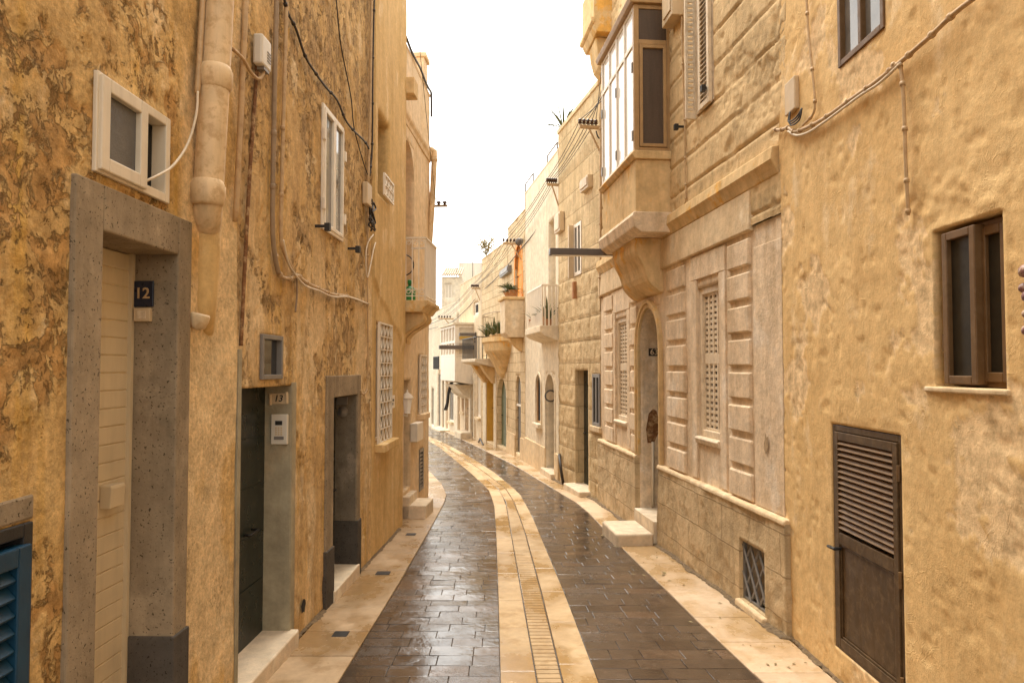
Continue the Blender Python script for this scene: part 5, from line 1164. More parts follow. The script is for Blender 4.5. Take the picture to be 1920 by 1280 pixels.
e_ = MB(); arch_ring(e_, W, rb[0], rb[1], rb[3] - (rb[1] - rb[0]) * .5, rb[3], .06, -.01, .025, legs=rb[2]); arch_ring(e_, W, rc[0], rc[1], rc[3] - (rc[1] - rc[0]) * .45, rc[3], .06, -.01, .025, legs=W.hit(1010, 832)[1]); e_.build('arch_moulding', M['white_plaster'], h4)
o_, z_ = W.cross(1032.5, 742, rc[1] - .02); e = empty('wall_plaque', W.P(rc[1] - .02, z_, o_), 'small oval plaque with a dark border inside the white house arch', 'sign')
tt = -Vector((W.t.x, W.t.y, 0)); MB().lathe(W.P(rc[1] - .001, z_, o_), [(.14, 0), (.14, .015), (.12, .02), (.11, .021)], 16, ax=tt).build('border', M['greyd'], e); MB().lathe(W.P(rc[1] - .022, z_, o_), [(.105, 0), (.10, .006)], 16, ax=tt).build('face', M['latt'], e)
tag(MB().box(W.P, rc[0] - .1, rc[1] + .1, W.g(rc[1]) - .3, W.g(rc[1]) + .15, -.28, .12).build('stone_step', M['step'], bevel=.015), 'doorstep of the arched doorway in the cream white house', 'step')
sb0 = .12; ob = W.cross(1015, 560, sb0)[0]; sb1 = W.hit(988, 590, ob)[0]; zf = W.cross(1020, 610, sb0)[1]; zr = W.cross(1020, 533, sb0)[1]; zb_ = W.cross(1020, 636, sb0)[1]
bo = MB().prism(W.P, [(zb_ - .03, 0), (zb_ + .08, ob - .05), (zb_ + .16, ob + .04), (zf, ob + .04), (zf, 0)], sb0 - .04, sb1 + .04).build('balcony', M['white_plaster'], h4, bevel=.012); bo['label'] = 'white railed balcony holding plants'
rl = MB(); rl.box(W.P, sb0, sb1, zr - .035, zr, ob - .04, ob); rl.box(W.P, sb0 - .02, sb0 + .02, zr - .035, zr + .001, 0, ob - .001)
m = 14
for k in range(m + 1): c = sb0 + (sb1 - sb0) * k / m; rl.box(W.P, c - .016, c + .016, zf, zr - .035, ob - .038, ob - .006)
for k in range(4): c = ob * (k + .4) / 4.4; rl.box(W.P, sb0 - .016, sb0 + .016, zf, zr - .035, c - .016, c + .016)
rl.build('railing', M['whitepaint'], bo)

def plant(name, label, base, pots, n, ln, wd, mat='leaf', spread=.8, up=.6, seed=1, cat='potted plant', group=None, pot='terra', ph=.22, pr=.13):
    r = random.Random(seed); e = empty(name, base, label, cat, group); b = Vector(base); h = 0
    if pots:
        MB().lathe(b, [(pr * .7, 0), (pr * .9, ph * .7), (pr * .95, ph * .8), (pr * 1.1, ph * .82), (pr * 1.1, ph), (pr * .9, ph), (pr * .85, ph * .9)], 12).build('pot', M[pot], e); h = ph * .92
    mb = MB()
    for k in range(n):
        a = r.uniform(0, 6.283); tilt = r.uniform(.1, spread); L = ln * r.uniform(.55, 1.1); d = Vector((math.cos(a), math.sin(a), 0)); sd_ = Vector((-d.y, d.x, 0)); p = b + Vector((0, 0, h)) + d * r.uniform(0, pr * .4)
        rows = []
        for s_ in range(5):
            t = s_ / 4; c = p + d * (L * tilt * t) + Vector((0, 0, L * (up * t - tilt * .55 * t * t))); w_ = wd * (1 - t) ** .7 * (.6 + .8 * min(1, t * 3)) + .001
            rows.append((mb.vert(c - sd_ * w_), mb.vert(c + Vector((0, 0, -w_ * .5))), mb.vert(c + sd_ * w_)))
        for x, y in zip(rows, rows[1:]): mb.face([x[0], x[1], y[1], y[0]]); mb.face([x[1], x[2], y[2], y[1]])
    mb.build('foliage', [M[mat]], e, recalc=False); return e
def bushy(name, label, base, h, rad, n, seed, mat='leaf', cat='plant', lf=.05):
    r = random.Random(seed); e = empty(name, base, label, cat); b = Vector(base); st = MB(); mb = MB()
    for k in range(9):
        tip = b + Vector((r.uniform(-rad, rad), r.uniform(-rad, rad), h * r.uniform(.6, 1))); md = b.lerp(tip, .5) + Vector((r.uniform(-.05, .05), r.uniform(-.05, .05), .03)); st.tube([b, md, tip], [.012, .008, .004], 5)
        for q_ in range(n // 9):
            c = md.lerp(tip, r.uniform(-.4, 1.1)) + Vector((r.gauss(0, .06), r.gauss(0, .06), r.gauss(0, .05))); u = Vector((r.gauss(0, 1), r.gauss(0, 1), r.gauss(0, 1))).normalized(); w_ = u.orthogonal().normalized(); l_ = lf * r.uniform(.6, 1.3)
            mb.poly([c, c + u * l_ * .5 + w_ * l_ * .3, c + u * l_, c + u * l_ * .5 - w_ * l_ * .3])
    st.build('stem', M['leafd'], e); mb.build('foliage', M[mat], e, recalc=False); return e
plant('potted_plant', 'tall spiky plant at the near corner of the white railed balcony', W.P(sb0 + .25, zf, ob * .45), 1, 34, .55, .013, 'leaf', .9, 1.0, 3, pr=.10, ph=.15)
plant('potted_plant', 'low dark plant in a terracotta pot behind the white railing', W.P(sb0 + .60, zf, ob * .5), 1, 70, .32, .018, 'leaf', 1.1, .8, 4, pr=.14)
plant('potted_plant', 'arching plant poking through the far part of the white railing', W.P(sb0 + 1.4, zf, ob * .7), 1, 14, .5, .013, 'leaf', 1.1, .7, 5, pr=.11)
ubox(W, 1043, 1053, 400, 436, 'pale upright box at the edge of the cream white house')
plant('roof_plant', 'spiky plant growing on the parapet above the insulator rack', WR[0].P(WR[0].L - .25, 6.95 + .05, -.05), 0, 26, .75, .022, 'leaf', 1.1, .8, 6, 'plant')

# ---- pale ashlar house with the orange arch
W = WR[2]
ra = W.rect(965.5, 979, 458, 562); ra = (ra[0], ra[1], ra[2], W.hit(973, 458)[1]); rb = W.rect(967, 976.5, 704, 852); rb = (rb[0], rb[1], W.g(rb[1]) + .15, W.hit(972, 704)[1])
h5 = house('pale ashlar house with a bright orange arched balcony door', W, 0, W.L, 6.2, M['ashlar5'], [op(ra, .12, rise=(ra[1] - ra[0]) * .55), op(rb, .11, rise=(rb[1] - rb[0]) * .5)], .1, reliefAsh(.27, .5, .02, 221), None, group=GR)
o5 = MB(); arch_ring(o5, W, ra[0], ra[1], ra[3] - (ra[1] - ra[0]) * .55, ra[3], .13, -.11, .012, legs=ra[2]); o5.build('arch_surround', M['orange'], h5)
door(h5, W, ra, -.08, 'orange', 2, 3, label='bright orange arched balcony door'); door(h5, W, rb, -.07, 'greyd', 2, label='narrow grey arched door')
MB().box(W.P, rb[0] + .02, rb[1] - .02, rb[3] - .85, rb[3] - .80, -.069, -.02).build('transom', M['whitepaint'], h5)
MB().prism(W.P, [(-1.4, -.02), (W.hit(973, 818)[1], -.02), (W.hit(973, 818)[1], .03), (-1.4, .04)], 0.0, rb[0] - .02).build('plinth', M['stone'], h5); MB().prism(W.P, [(-1.4, -.02), (W.hit(973, 818)[1], -.02), (W.hit(973, 818)[1], .03), (-1.4, .04)], rb[1] + .02, W.L).build('plinth', M['stone'], h5)
sb0 = .15; ob = .52; sb1 = W.hit(938, 590, ob)[0]; zt_ = W.cross(970, 556, sb0)[1]; zb_ = W.cross(970, 632, sb0)[1]
bo = MB().prism(W.P, [(zb_, 0), (zb_, ob - .12), (zb_ + .12, ob), (zt_ - .08, ob), (zt_ - .08, 0)], sb0, sb1).build('balcony', M['peach_plaster'], h5, bevel=.012); bo['label'] = 'solid stone balcony lined with plants'
MB().box(W.P, sb0 - .05, sb1 + .05, zt_ - .078, zt_, .0, ob + .06).build('coping', M['stone_o'], bo, bevel=.015)
MB().prism(W.P, [(zb_ - .001, 0), (zb_ - .001, ob - .14), (zb_ - .12, ob - .2), (zb_ - .36, .05), (zb_ - .36, 0)], sb0 + .2, sb1 - .3).build('corbel', M['stone_o'], bo, bevel=.02)
plant('potted_plant', 'bushy plant beside a white pot on the stone balcony', W.P(sb0 + .8, zt_, ob * .6), 1, 80, .33, .016, 'leaf', 1.2, .75, 8, pot='whitepaint', ph=.3, pr=.14)
plant('potted_plant', 'trailing fern at the far end of the stone balcony', W.P(sb1 - .45, zt_, ob * .7), 1, 80, .36, .014, 'leaf', 1.3, .5, 9, ph=.15)
plant('potted_plant', 'fan leaved plant nearest the orange arch', W.P(sb0 + .3, zt_, ob * .5), 1, 60, .3, .016, 'leaf', 1.2, .7, 10, ph=.2)
fl = W.hitp(974, 453, .55); e = empty('flood_lamp', fl, 'dark round floodlight on the end of the insulator rack by the orange arch', 'lamp'); MB().lathe(fl, [(.04, -.10), (.08, -.05), (.09, .04), (.085, .06)], 12, ax=(-.5, -.7, -.3)).build('lamp_head', M['greybeam'], e, smooth=True); MB().tube([fl, W.hitp(980, 449, .0)], .015, 6).build('bracket', M['cable'], e)
ubox(W, 940, 955, 503, 516, 'grey box on the wall beyond the orange arch', 'greyframe', .13)

# ---- house with the yellow and green arches
W = WR[3]
ra = W.rect(932, 949, 709, 840); ra = (ra[0], ra[1], W.g(ra[1]) + .12, W.hit(941, 709)[1]); rb = W.rect(912.5, 927, 688, 828); rb = (rb[0], rb[1], W.g(rb[1]) + .12, W.hit(920, 688)[1])
rc = W.rect(915, 928, (575, 570), (622, 622)); 
h6 = house('house with a big yellow arch and a green arch under a planted round balcony', W, 0, W.L, 5.85, M['ashlar5'], [op(ra, .19, rise=(ra[1] - ra[0]) * .5), op(rb, .25, rise=(rb[1] - rb[0]) * .55)], .12, reliefAsh(.27, .5, .02, 231), None, group=GR)
door(h6, W, ra, -.15, 'greend', 2, label='green arched door'); door(h6, W, rb, -.20, 'yellow', 3, label='yellow arched door')
li = MB(); arch_ring(li, W, rb[0] + .014, rb[1] - .014, rb[3] - (rb[1] - rb[0]) * .55, rb[3] - .014, .012, -.2, -.004, legs=rb[2]); li.build('reveal', M['yellow'], h6)
e_ = MB(); s_ = W.hit(930, 750)[0]; e_.box(W.P, rb[0] - .35, rb[0] - .001, rb[2] - .5, rb[3] + .25, -.01, .03); e_.box(W.P, rb[1] + .001, rb[1] + .5, rb[2] - .5, rb[3] + .25, -.01, .03); e_.box(W.P, rb[0] - .001, rb[1] + .001, rb[3] + .001, rb[3] + .25, -.01, .03); e_.build('white_surround', M['white_plaster'], h6)
sb0 = W.hit(930, 640, .55)[0]; sb1 = W.hit(893, 650, .55)[0]; ob = .6; zt_ = W.cross(920, 630, sb0)[1]; zb_ = W.cross(920, 652, sb0)[1]
bb = MB(); nn = 12; cs_ = (sb0 + sb1) / 2; hw = (sb1 - sb0) / 2
for (ra_, za), (rb_, zb2) in zip(((1, zt_ + .02), (1, zt_ - .12), (.92, zt_ - .16), (.86, zb_ - .05), (.55, zb_ - .35), (.25, zb_ - .75)), ((1, zt_ - .12), (.92, zt_ - .16), (.86, zb_ - .05), (.55, zb_ - .35), (.25, zb_ - .75), (.04, zb_ - .9))):
    for k in range(nn):
        A0, A1 = math.pi * k / nn, math.pi * (k + 1) / nn
        bb.poly([W.P(cs_ + hw * ra_ * math.cos(A0), za, ob * ra_ * math.sin(A0)), W.P(cs_ + hw * ra_ * math.cos(A1), za, ob * ra_ * math.sin(A1)), W.P(cs_ + hw * rb_ * math.cos(A1), zb2, ob * rb_ * math.sin(A1)), W.P(cs_ + hw * rb_ * math.cos(A0), zb2, ob * rb_ * math.sin(A0))])
bb.face([bb.vert(W.P(cs_ + hw * math.cos(math.pi * k / nn), zt_ + .02, ob * math.sin(math.pi * k / nn))) for k in range(nn + 1)])
b6 = bb.build('balcony', M['stone_o'], h6); b6['label'] = 'rounded corbelled stone balcony'
ri = MB().tube([W.P(cs_ + hw * .95 * math.cos(math.pi * k / 12), zt_ + .75, ob * .95 * math.sin(math.pi * k / 12)) for k in range(13)], .012, 5)
for k in range(13): ri.tube([W.P(cs_ + hw * .95 * math.cos(math.pi * k / 12), zt_, ob * .95 * math.sin(math.pi * k / 12)), W.P(cs_ + hw * .95 * math.cos(math.pi * k / 12), zt_ + .75, ob * .95 * math.sin(math.pi * k / 12))], .007, 4)
ri.build('railing', M['conduitg'], b6)
for k, (ds, ln) in enumerate(((-.55, .5), (.0, .62), (.6, .5))):
    plant('potted_plant', ('agave at the near end of the rounded balcony', 'tallest agave in the middle of the rounded balcony', 'agave at the far end of the rounded balcony')[k], W.P(cs_ + ds * hw, zt_ + .02, .3), 1, 40, ln, .028, 'leaf', .9, 1.0, 20 + k, ph=.08, pot='stone')
bushy('roof_plant', 'straggly shrub leaning out from the roof edge above the round balcony', W.P(W.hit(914, 470)[0], 5.87, .05), .75, .4, 200, 30, 'leafd', lf=.10)
for k, (u0, u1, v0, v1) in enumerate(((909, 914, 553, 566),)):
    pass
# ---- house with the dark shuttered balcony
W = WR[4]
ra = W.rect(868, 878, 630, 676); rs = []
for (u0, u1, vt, vb) in ((894, 901, 702, 782), (884, 890, 706, 815), (874, 881, 706, 806), (866, 872, 704, 772)): rs.append(W.rect(u0, u1, vt, vb))
rs = [(r[0], r[1], (W.g(r[1]) + .1 if k in (1, 2) else r[2]), r[3]) for k, r in enumerate(rs)]
rx = W.rect(888, 897, 566, 590)
h7 = house('peach house with an iron balcony and a dark blue shutter', W, 0, W.L, 5.4, M['peach_plaster'], [op(ra, .2), op(rx, .15)] + [op(r, .11, rise=(r[1] - r[0]) * .5 if k in (1, 2) else 0) for k, r in enumerate(rs)], .15, None, None, group=GR)
window(h7, W, rx, -.05, .09, 'whitepaint', 'dark', 0); door(h7, W, ra, .02, 'greyframe', 3, label='dark slatted balcony shutter', handle=False)
window(h7, W, rs[0], -.04, .08, 'whitepaint', 'curtain', 1, sill=.1); door(h7, W, rs[1], -.07, 'greyd', 2); door(h7, W, rs[2], -.07, 'peachd', 2); window(h7, W, rs[3], -.04, .08, 'peachd', 'curtain', 1, sill=.1)
e_ = MB()
for k in (1, 2): arch_ring(e_, W, rs[k][0], rs[k][1], rs[k][3] - (rs[k][1] - rs[k][0]) * .5, rs[k][3], .14, -.01, .05, legs=rs[k][2])
e_.build('arch_moulding', M['white_plaster'], h7)
ob = .75; sb0 = W.hit(893, 650, ob)[0]; sb1 = W.hit(867, 650, ob)[0]; zf = W.cross(888, 672, sb0)[1]; zr = W.cross(888, 630, sb0)[1]
bo = MB().prism(W.P, [(zf - .30, 0), (zf - .16, ob - .1), (zf - .1, ob + .04), (zf, ob + .04), (zf, 0)], sb0, sb1).build('balcony', M['white_plaster'], h7, bevel=.015); bo['label'] = 'iron railed balcony'
MB().prism(W.P, [(zf - .3, 0), (zf - .2, ob * .7), (zf - .45, ob * .5), (zf - .8, .1), (zf - .8, 0)], sb0 + .3, sb0 + .7).build('corbel', M['stone_o'], bo); MB().prism(W.P, [(zf - .3, 0), (zf - .2, ob * .7), (zf - .45, ob * .5), (zf - .8, .1), (zf - .8, 0)], sb1 - .8, sb1 - .4).build('corbel', M['stone_o'], bo)
rl = MB(); rl.box(W.P, sb0, sb1, zr - .03, zr, ob - .03, ob); rl.box(W.P, sb0 - .01, sb0 + .02, zr - .03, zr, 0, ob - .03)
for k in range(13): c = sb0 + (sb1 - sb0) * k / 12; rl.box(W.P, c - .009, c + .009, zf, zr - .03, ob - .027, ob - .003)
for k in range(6): c = ob * (k + .3) / 6; rl.box(W.P, sb0 - .012, sb0 + .012, zf, zr - .03, c - .012, c + .012)
rl.build('railing', M['black'], bo)
sl_ = W.hit(893, 627)[0]; lamp(W, sl_, W.cross(876, 627, sl_)[1], W.cross(861, 627, sl_)[0], 'middle flat lamp beam above the iron balcony', .06)
st = MB().box(W.P, rs[2][0] - .5, rs[2][1] + .1, W.g(rs[2][1]) - .3, W.g(rs[2][1]) + .28, -.02, .45); tag(st.build('stone_step', M['step'], bevel=.04), 'stone block step below the wooden arched door of the peach house', 'step')
tag(MB().tube([W.hitp(896, 832, .12), W.hitp(900, 822, .2), W.hitp(906, 834, .25)], .03, 6).build('bent_pipe', M['cable']), 'dark bent pipe lying at the kerb before the yellow arch', 'pipe')

# ---- far white house with the glazed bay
W = WR[5]
fr_ = [(858, 862, 700, 800), (842, 850, 712, 790), (836, 840, 706, 802), (829, 833, 708, 800), (821, 826, 702, 796), (809, 813, 728, 794)]
rs = [W.rect(*f) for f in fr_]; rs = [(r[0], r[1], (r[2] if k == 1 else W.g(r[1]) + .1), r[3]) for k, r in enumerate(rs)]
rq = [W.rect(857, 861, 590, 640)]
h8 = house('far white house with a glazed bay and a row of tall narrow doorways', W, 0, W.L, 4.75, M['white_plaster'], [op(r, .11, rise=(r[1] - r[0]) * .5 if k in (2, 3) else 0) for k, r in enumerate(rs)] + [op(rq[0], .2)], .2, None, None, group=GR)
for k, m_ in enumerate(('peachd', None, 'peachd', 'greyd', 'greyd', 'darkdoor')):
    if m_: door(h8, W, rs[k], -.07, m_, 2, handle=False)
    else: window(h8, W, rs[k], -.03, .08, 'whitepaint', 'dark', 1, sill=.1)
window(h8, W, rq[0], -.05, .08, 'whitepaint', 'curtain', 1)
ob = .8; sb0 = W.hit(853, 660, ob)[0]; sb1 = W.hit(826, 660, ob)[0]; c8 = lambda v: W.cross(840, v, sb0)[1]
bo = MB().prism(W.P, [(c8(722), 0), (c8(715), ob), (c8(668), ob), (c8(668), 0)], sb0, sb1).build('glazed_bay', M['whitepaint'], h8, bevel=.02); bo['label'] = 'white glazed bay with a panelled base'
MB().prism(W.P, [(c8(722) - .001, 0), (c8(722) - .001, ob - .1), (c8(740), ob * .5), (c8(752), 0)], sb0 + .4, sb1 - .4).build('corbel', M['white_plaster'], bo)
ff = frame_boxes(MB(), W, sb0, sb1, c8(668) + .002, c8(608), .09, ob - .08, ob, 4, (c8(640),)); fe = lambda a, b, c: W.P(sb0 + c, b, a)
for a0, a1, b0, b1 in ((0, .08, c8(668), c8(608)), (ob - .16, ob - .081, c8(668), c8(608)), (.08, ob - .16, c8(614), c8(608)), (.08, ob - .16, c8(643), c8(638)), (.08, ob - .16, c8(667.5), c8(663))): ff.box(fe, a0, a1, b0, b1, 0, .08)
ff.build('frame', M['whitepaint'], bo); MB().box(W.P, sb0 + .05, sb1 - .05, c8(667), c8(610), .02, ob - .05).build('curtain', M['curtain'], bo)
MB().box(W.P, sb0 - .08, sb1 + .08, c8(608) + .002, c8(604), 0, ob + .08).build('roof', M['white_plaster'], bo)
bl = MB(); bl.prism(fe, [(c8(628), .0), (c8(635), .002), (c8(635), .012), (c8(628), .012)], .1, ob - .17); bl.build('blind', M['yellow'], bo)
sl_ = W.hit(851, 651, 0)[0] - .1; 
lamp(WR[5], sb0 - .1, c8(651), W.cross(823, 651, sb0 - .1)[0], 'farthest flat lamp beam crossing before the glazed bay', .07)
# small far balcony and the dark cloth
s1_ = W.hit(812, 690, .6)[0]; s0_ = W.hit(822, 690, .6)[0]; zf = W.hit(817, 692, .6)[1]; zr = W.hit(817, 668, .6)[1]
bo = MB().box(W.P, s0_, s1_, zf - .2, zf, 0, .6).build('balcony', M['white_plaster'], h8, bevel=.01); bo['label'] = 'small far balcony with dark bars'
rl = MB(); rl.box(W.P, s0_, s1_, zr - .04, zr, .56, .6)
for k in range(10): c = s0_ + (s1_ - s0_) * k / 9; rl.box(W.P, c - .02, c + .02, zf, zr - .04, .565, .595)
rl.build('railing', M['black'], bo)
cl = MB(); sc0 = W.hit(848, 745, .5)[0]; pc = []
zt_, zb_ = W.hit(846, 716, .5)[1], W.hit(846, 768, .5)[1]
for k in range(9):
    t = k / 8; rowp = []
    for j in range(7):
        x = j / 6 - .5; rowp.append(cl.vert(W.P(sc0 + x * .16 * (1 + .8 * t), zt_ + (zb_ - zt_) * t, .55 + .22 * t + .05 * math.sin(j * 2.2 + t * 3))))
    pc.append(rowp)
for a, b in zip(pc, pc[1:]):
    for j in range(6): cl.face([a[j], a[j + 1], b[j + 1], b[j]])
e = empty('hanging_banner', W.P(sc0, zt_, 0), 'black cloth hanging from a short pole on the far white house', 'banner'); c_ = cl.build('cloth', M['black'], e, recalc=False); sm_ = c_.modifiers.new('thickness', 'SOLIDIFY'); sm_.thickness = .012
MB().tube([W.P(sc0, zt_ - .1, 0), W.P(sc0, zt_ + .06, .62)], .02, 6).build('pole', M['cable'], e)
tag(MB().box(W.P, rs[2][0] - .4, rs[3][1] + .3, W.g(rs[3][1]) - .3, W.g(rs[3][1]) + .10, -.02, .45).build('stone_step', M['step'], bevel=.02), 'long low step before the farthest white doorways', 'step')
# ---- buildings that rise behind the bend
def far_house(u0, u1, vt, y, label, mat, name='house'):
    k = y / (CP); x0 = (u0 - 960) / FPX * y; x1 = (u1 - 960) / FPX * y; zt = EYE + (690 - vt) / FPX * y
    Wf = Wall((x1, y), (x0, y), 'R'); return Wf, zt
Wf, zt = far_house(828, 866, 520, 46, '', None); h9 = house('tall stair tower with a sloping tiled cap behind the bend', Wf, 0, Wf.L, zt, M['white_plaster'], [op((Wf.L * .5, Wf.L * .85, zt - 1.3, zt - .4), .15), op((Wf.L * .55, Wf.L * .8, zt - 3.2, zt - 2.6), .1)], .3, depth=5, group='far houses behind the bend')
window(h9, Wf, (Wf.L * .5, Wf.L * .85, zt - 1.3, zt - .4), -.05, .06, 'whitepaint', 'curtain', 1); window(h9, Wf, (Wf.L * .55, Wf.L * .8, zt - 3.2, zt - 2.6), -.04, .05, 'greyframe', 'curtain', 0, rails=(zt - 3.0, zt - 2.8))
rf = MB()
nb = 9
for k in range(nb):
    a = Wf.L * k / nb; b = Wf.L * (k + 1) / nb
    rf.prism(lambda q_, b_, c_: Wf.P(q_, b_, c_), [(zt + .08, .25), (zt + .20, .27), (zt + 1.0, -2.5), (zt + .9, -2.5)], a + .02, b - .03)
rf.build('tiled_cap', M['tile'], h9)
Wf2, zt2 = far_house(860, 905, 493, 50, '', None); h10 = house('plain white block with a flat roof behind the tiled tower', Wf2, 0, Wf2.L, zt2, M['whitepaint'], [], .5, depth=6, group='far houses behind the bend')
Wf3, zt3 = far_house(770, 826, 600, 52, '', None); h11 = house('pale house closing the street beyond the bend', Wf3, 0, Wf3.L, zt3, M['peach_plaster'], [op((Wf3.L * .2, Wf3.L * .4, zt3 - 2.2, zt3 - .8), .15)], .5, depth=6, group='far houses behind the bend')
window(h11, Wf3, (Wf3.L * .2, Wf3.L * .4, zt3 - 2.2, zt3 - .8), -.05, .07, 'whitepaint', 'glass', 1)
def aerial(u, v0, v1, y, label, bars):
    x = (u - 960) / FPX * y; z0 = EYE + (690 - v0) / FPX * y; z1 = EYE + (690 - v1) / FPX * y; mb = MB().tube([(x, y, z0), (x, y, z1)], .022, 6)
    for k in range(bars): zc = z1 - .15 - k * .28; mb.tube([(x - .25, y - .1, zc), (x + .25, y + .1, zc)], .012, 5)
    return tag(mb.build('aerial', M['greybeam'], base=(x, y, z0)), label, 'aerial')
aerial(886, 545, 382, 50, 'tall slender mast standing above the white block', 6); aerial(856, 560, 474, 46.5, 'short aerial tipped with a knob above the tiled tower', 1)

# ---- roof rails
def rail(W, u0, u1, vt, vb, label):
    s0, z1 = W.hit(u1, vt, -.3); s1, _ = W.hit(u0, vt, -.3); z0 = z1 - 1.1
    mb = MB().tube([W.P(s0, z0, -.3), W.P(s0, z1, -.3), W.P(s1, z1, -.3), W.P(s1, z0, -.3)], .02, 6); return tag(mb.build('roof_rail', M['greybeam']), label, 'railing')
rail(WR[0], 1083, 1122, 193, 235, 'grey pipe rail on the roof of the ashlar house'); rail(WR[1], 1026, 1045, 267, 300, 'grey pipe rail on the near roof of the cream white house'); rail(WR[1], 985, 1000, 325, 350, 'grey pipe rail on the far roof of the cream white house')

# ---- insulator racks and the overhead wires
racks = []
def rack(W, u0, u1, v, u_wall, label, n=5, down=.0):
    s = W.hit(u_wall, v)[0]; oA, z = W.cross(u0, v, s); oA = max(.25, oA); e = empty('insulator_rack', W.P(s, z, 0), label, 'insulator rack', 'insulator racks over the street')
    mb = MB().box(W.P, s - .03, s + .03, z - .03, z + .02, -.02, oA); mb.tube([W.P(s, z - .45, 0), W.P(s, z - .02, oA * .55)], .018, 6); mb.build('arm', M['conduit'], e, bevel=.004)
    ps = []
    for k in range(n):
        o_ = oA * (.22 + .74 * k / (n - 1)); MB().lathe(W.P(s, z + .02, o_), [(.012, 0), (.012, .03), (.035, .035), (.030, .07), (.036, .09), (.02, .115)], 10).build('insulator', M['ceram'], e, smooth=True); ps.append(W.P(s, z + .12, o_))
    racks.append(ps)
rack(WR[0], 1086, 1128, 237, 1126, 'nearest insulator rack, just past the enclosed balcony')
rack(WR[1], 1036, 1088, 346, 1047, 'second insulator rack, below the spiky parapet plant')
rack(WR[2], 943, 972, 456, 978, 'third insulator rack, beside the orange arch')
rack(WR[4], 884, 900, 540, 900, 'fourth insulator rack, above the peach house')
rack(WR[5], 822, 842, 597, 850, 'farthest insulator rack, above the glazed bay')
start = [W2.P(sB1 + .04, zTop + .05 - .04 * k, oB - .02 - .09 * k) for k in range(5)]
GWI = 'overhead wires strung between the insulator racks'
for k in range(5):
    nodes = [start[k]] + [r[k] for r in racks] + [Vector((-5.2 - .1 * k, 40, 4.4))]; path = []
    for a, b in zip(nodes, nodes[1:]):
        L = (b - a).length
        for t in range(10): tt_ = t / 10; path.append(a.lerp(b, tt_) - Vector((0, 0, (.02 + .008 * (k % 3)) * L * 4 * tt_ * (1 - tt_) * .8)))
    path.append(nodes[-1]); tag(MB().tube(path, .0065, 5).build('overhead_wire', M['cable'], smooth=True), 'dark overhead wire running from rack to rack along the right hand roofs', 'wire', GWI)
path = []
for a, b in zip([W2.P(sE2 - .05, zTop - .3, .08)] + [r[0] + Vector((.1, 0, -.25)) for r in racks], [r[0] + Vector((.1, 0, -.25)) for r in racks] + [Vector((-5, 39, 4.0))]):
    for t in range(8): path.append(a.lerp(b, t / 8) - Vector((0, 0, .3 * 4 * t / 8 * (1 - t / 8) * .3)))
tag(MB().tube(path, .012, 6).build('overhead_cable', M['cable'], smooth=True), 'thick black cable slung beneath the overhead wires against the facades', 'cable')

# ---- small things in the pavement
def lid(u0, u1, v0, v1, label):
    a = gp(u0, v1); b = gp(u1, v0); mb = MB()
    q_ = [(a.x, a.y), (b.x, a.y), (b.x, b.y), (a.x, b.y)]; chamfer_slab(mb, q_, .0, .0175, .004); e = mb.build('drain_cover', M['black']); return tag(e, label, 'drain cover', 'iron covers in the left pavement')
lid(621, 656, 1186, 1196, 'nearest small iron cover in the left pavement'); lid(703, 733, 1073, 1079, 'middle small iron cover in the left pavement, before the narrow doorway'); lid(760, 781, 1001, 1005, 'farthest small iron cover in the left pavement, before the stone steps')
dt = MB(); r6 = random.Random(12)
for fb_, sg, ya_, yb_ in ((lambda q: baseL(q) + .0, 1, 3.5, 10.4), (lambda q: baseR(q) - (0 if q < 5.9 else .065), -1, 3.5, 17)):
    y = ya_; prev = None
    while y < yb_:
        w_ = .008 + .03 * max(0, vn(np.array([y * 3.1]), np.array([sg * 2.0]), 5)[0] - .25) + r6.uniform(0, .018); xb_ = fb_(y)
        cur = (dt.vert((xb_ - sg * .03, y, gz(y) + .034)), dt.vert((xb_ + sg * w_ * .6, y, gz(y) + .024)), dt.vert((xb_ + sg * w_ * 1.35, y, gz(y) + .0145)))
        if prev:
            for k in range(2): dt.face([prev[k], prev[k + 1], cur[k + 1], cur[k]])
        prev = cur; y += .035
tag(dt.build('dirt', simple('damp_street_dirt', (.15, .10, .05), .85, .5, 30, .8), recalc=False), 'dark damp dirt gathered along the foot of the walls', 'dirt', kind='stuff')
lv = MB(); r5 = random.Random(2)
for k in range(46):
    y = r5.uniform(5.2, 10.5); x = baseR(y) - r5.uniform(.08, .75); c = Vector((x, y, gz(y) + .018)); a = r5.uniform(0, 6.3); l_ = r5.uniform(.008, .03) * (2 if k % 9 == 0 else 1); u = Vector((math.cos(a), math.sin(a), .1)) * l_; w_ = Vector((-math.sin(a), math.cos(a), .2)) * l_ * .4
    lv.poly([c - u, c + w_, c + u, c - w_ + Vector((0, 0, .006))])
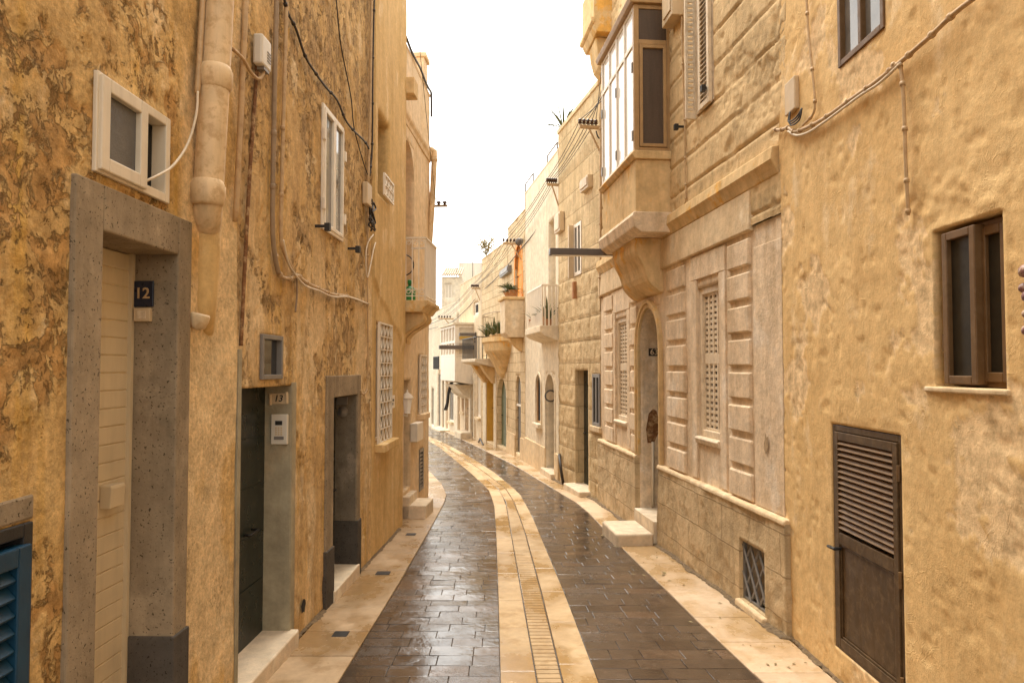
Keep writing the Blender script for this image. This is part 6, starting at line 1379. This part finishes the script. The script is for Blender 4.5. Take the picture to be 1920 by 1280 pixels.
tag(lv.build('leaf_litter', M['leafd'], recalc=False), 'scattered dead leaves on the pale right pavement', 'leaves', kind='stuff')

# ================================================================== LIGHT AND CAMERA
w = bpy.data.worlds.new('World'); bpy.context.scene.world = w; w.use_nodes = True
nt = w.node_tree; bg = nt.nodes['Background']; sky = nt.nodes.new('ShaderNodeTexSky'); sky.sky_type = 'NISHITA'; sky.sun_disc = False
SE, SR = math.radians(70), math.radians(-25)
sky.sun_elevation = SE; sky.sun_rotation = SR; sky.air_density = 1.0; sky.dust_density = 1.0; sky.ozone_density = 1.0
hs = nt.nodes.new('ShaderNodeHueSaturation'); hs.inputs['Saturation'].default_value = .12
tint = nt.nodes.new('ShaderNodeMix'); tint.data_type = 'RGBA'; tint.blend_type = 'MULTIPLY'; tint.inputs[0].default_value = 1; tint.inputs[7].default_value = (1.0, .955, .87, 1)
nt.links.new(sky.outputs[0], hs.inputs['Color']); nt.links.new(hs.outputs[0], tint.inputs[6]); nt.links.new(tint.outputs[2], bg.inputs['Color']); bg.inputs['Strength'].default_value = .15
sd = bpy.data.lights.new('sun', 'SUN'); sd.energy = 1.5; sd.angle = math.radians(40); sd.color = (1, .93, .82)
so = bpy.data.objects.new('sun', sd); C.objects.link(so)
# sun direction: azimuth SR measured clockwise from +Y seen from above
dv = Vector((math.sin(SR) * math.cos(SE), math.cos(SR) * math.cos(SE), math.sin(SE)))
so.rotation_euler = dv.to_track_quat('Z', 'Y').to_euler()
cd = bpy.data.cameras.new('camera'); cam = bpy.data.objects.new('camera', cd); C.objects.link(cam)
cam.location = (0, 0, EYE); cam.rotation_euler = (math.pi / 2 + PITCH, 0, 0); cd.sensor_width = 36; cd.lens = 36 * FPX / 1920; cd.clip_end = 3000; cd.clip_start = .05
bpy.context.scene.camera = cam
S_ = bpy.context.scene
S_.view_settings.view_transform = 'Standard'; S_.view_settings.look = 'None'; S_.view_settings.gamma = 1; S_.view_settings.exposure = 1.84
S_.cycles.use_denoising = True
S_.cycles.max_bounces = 8; S_.cycles.diffuse_bounces = 5
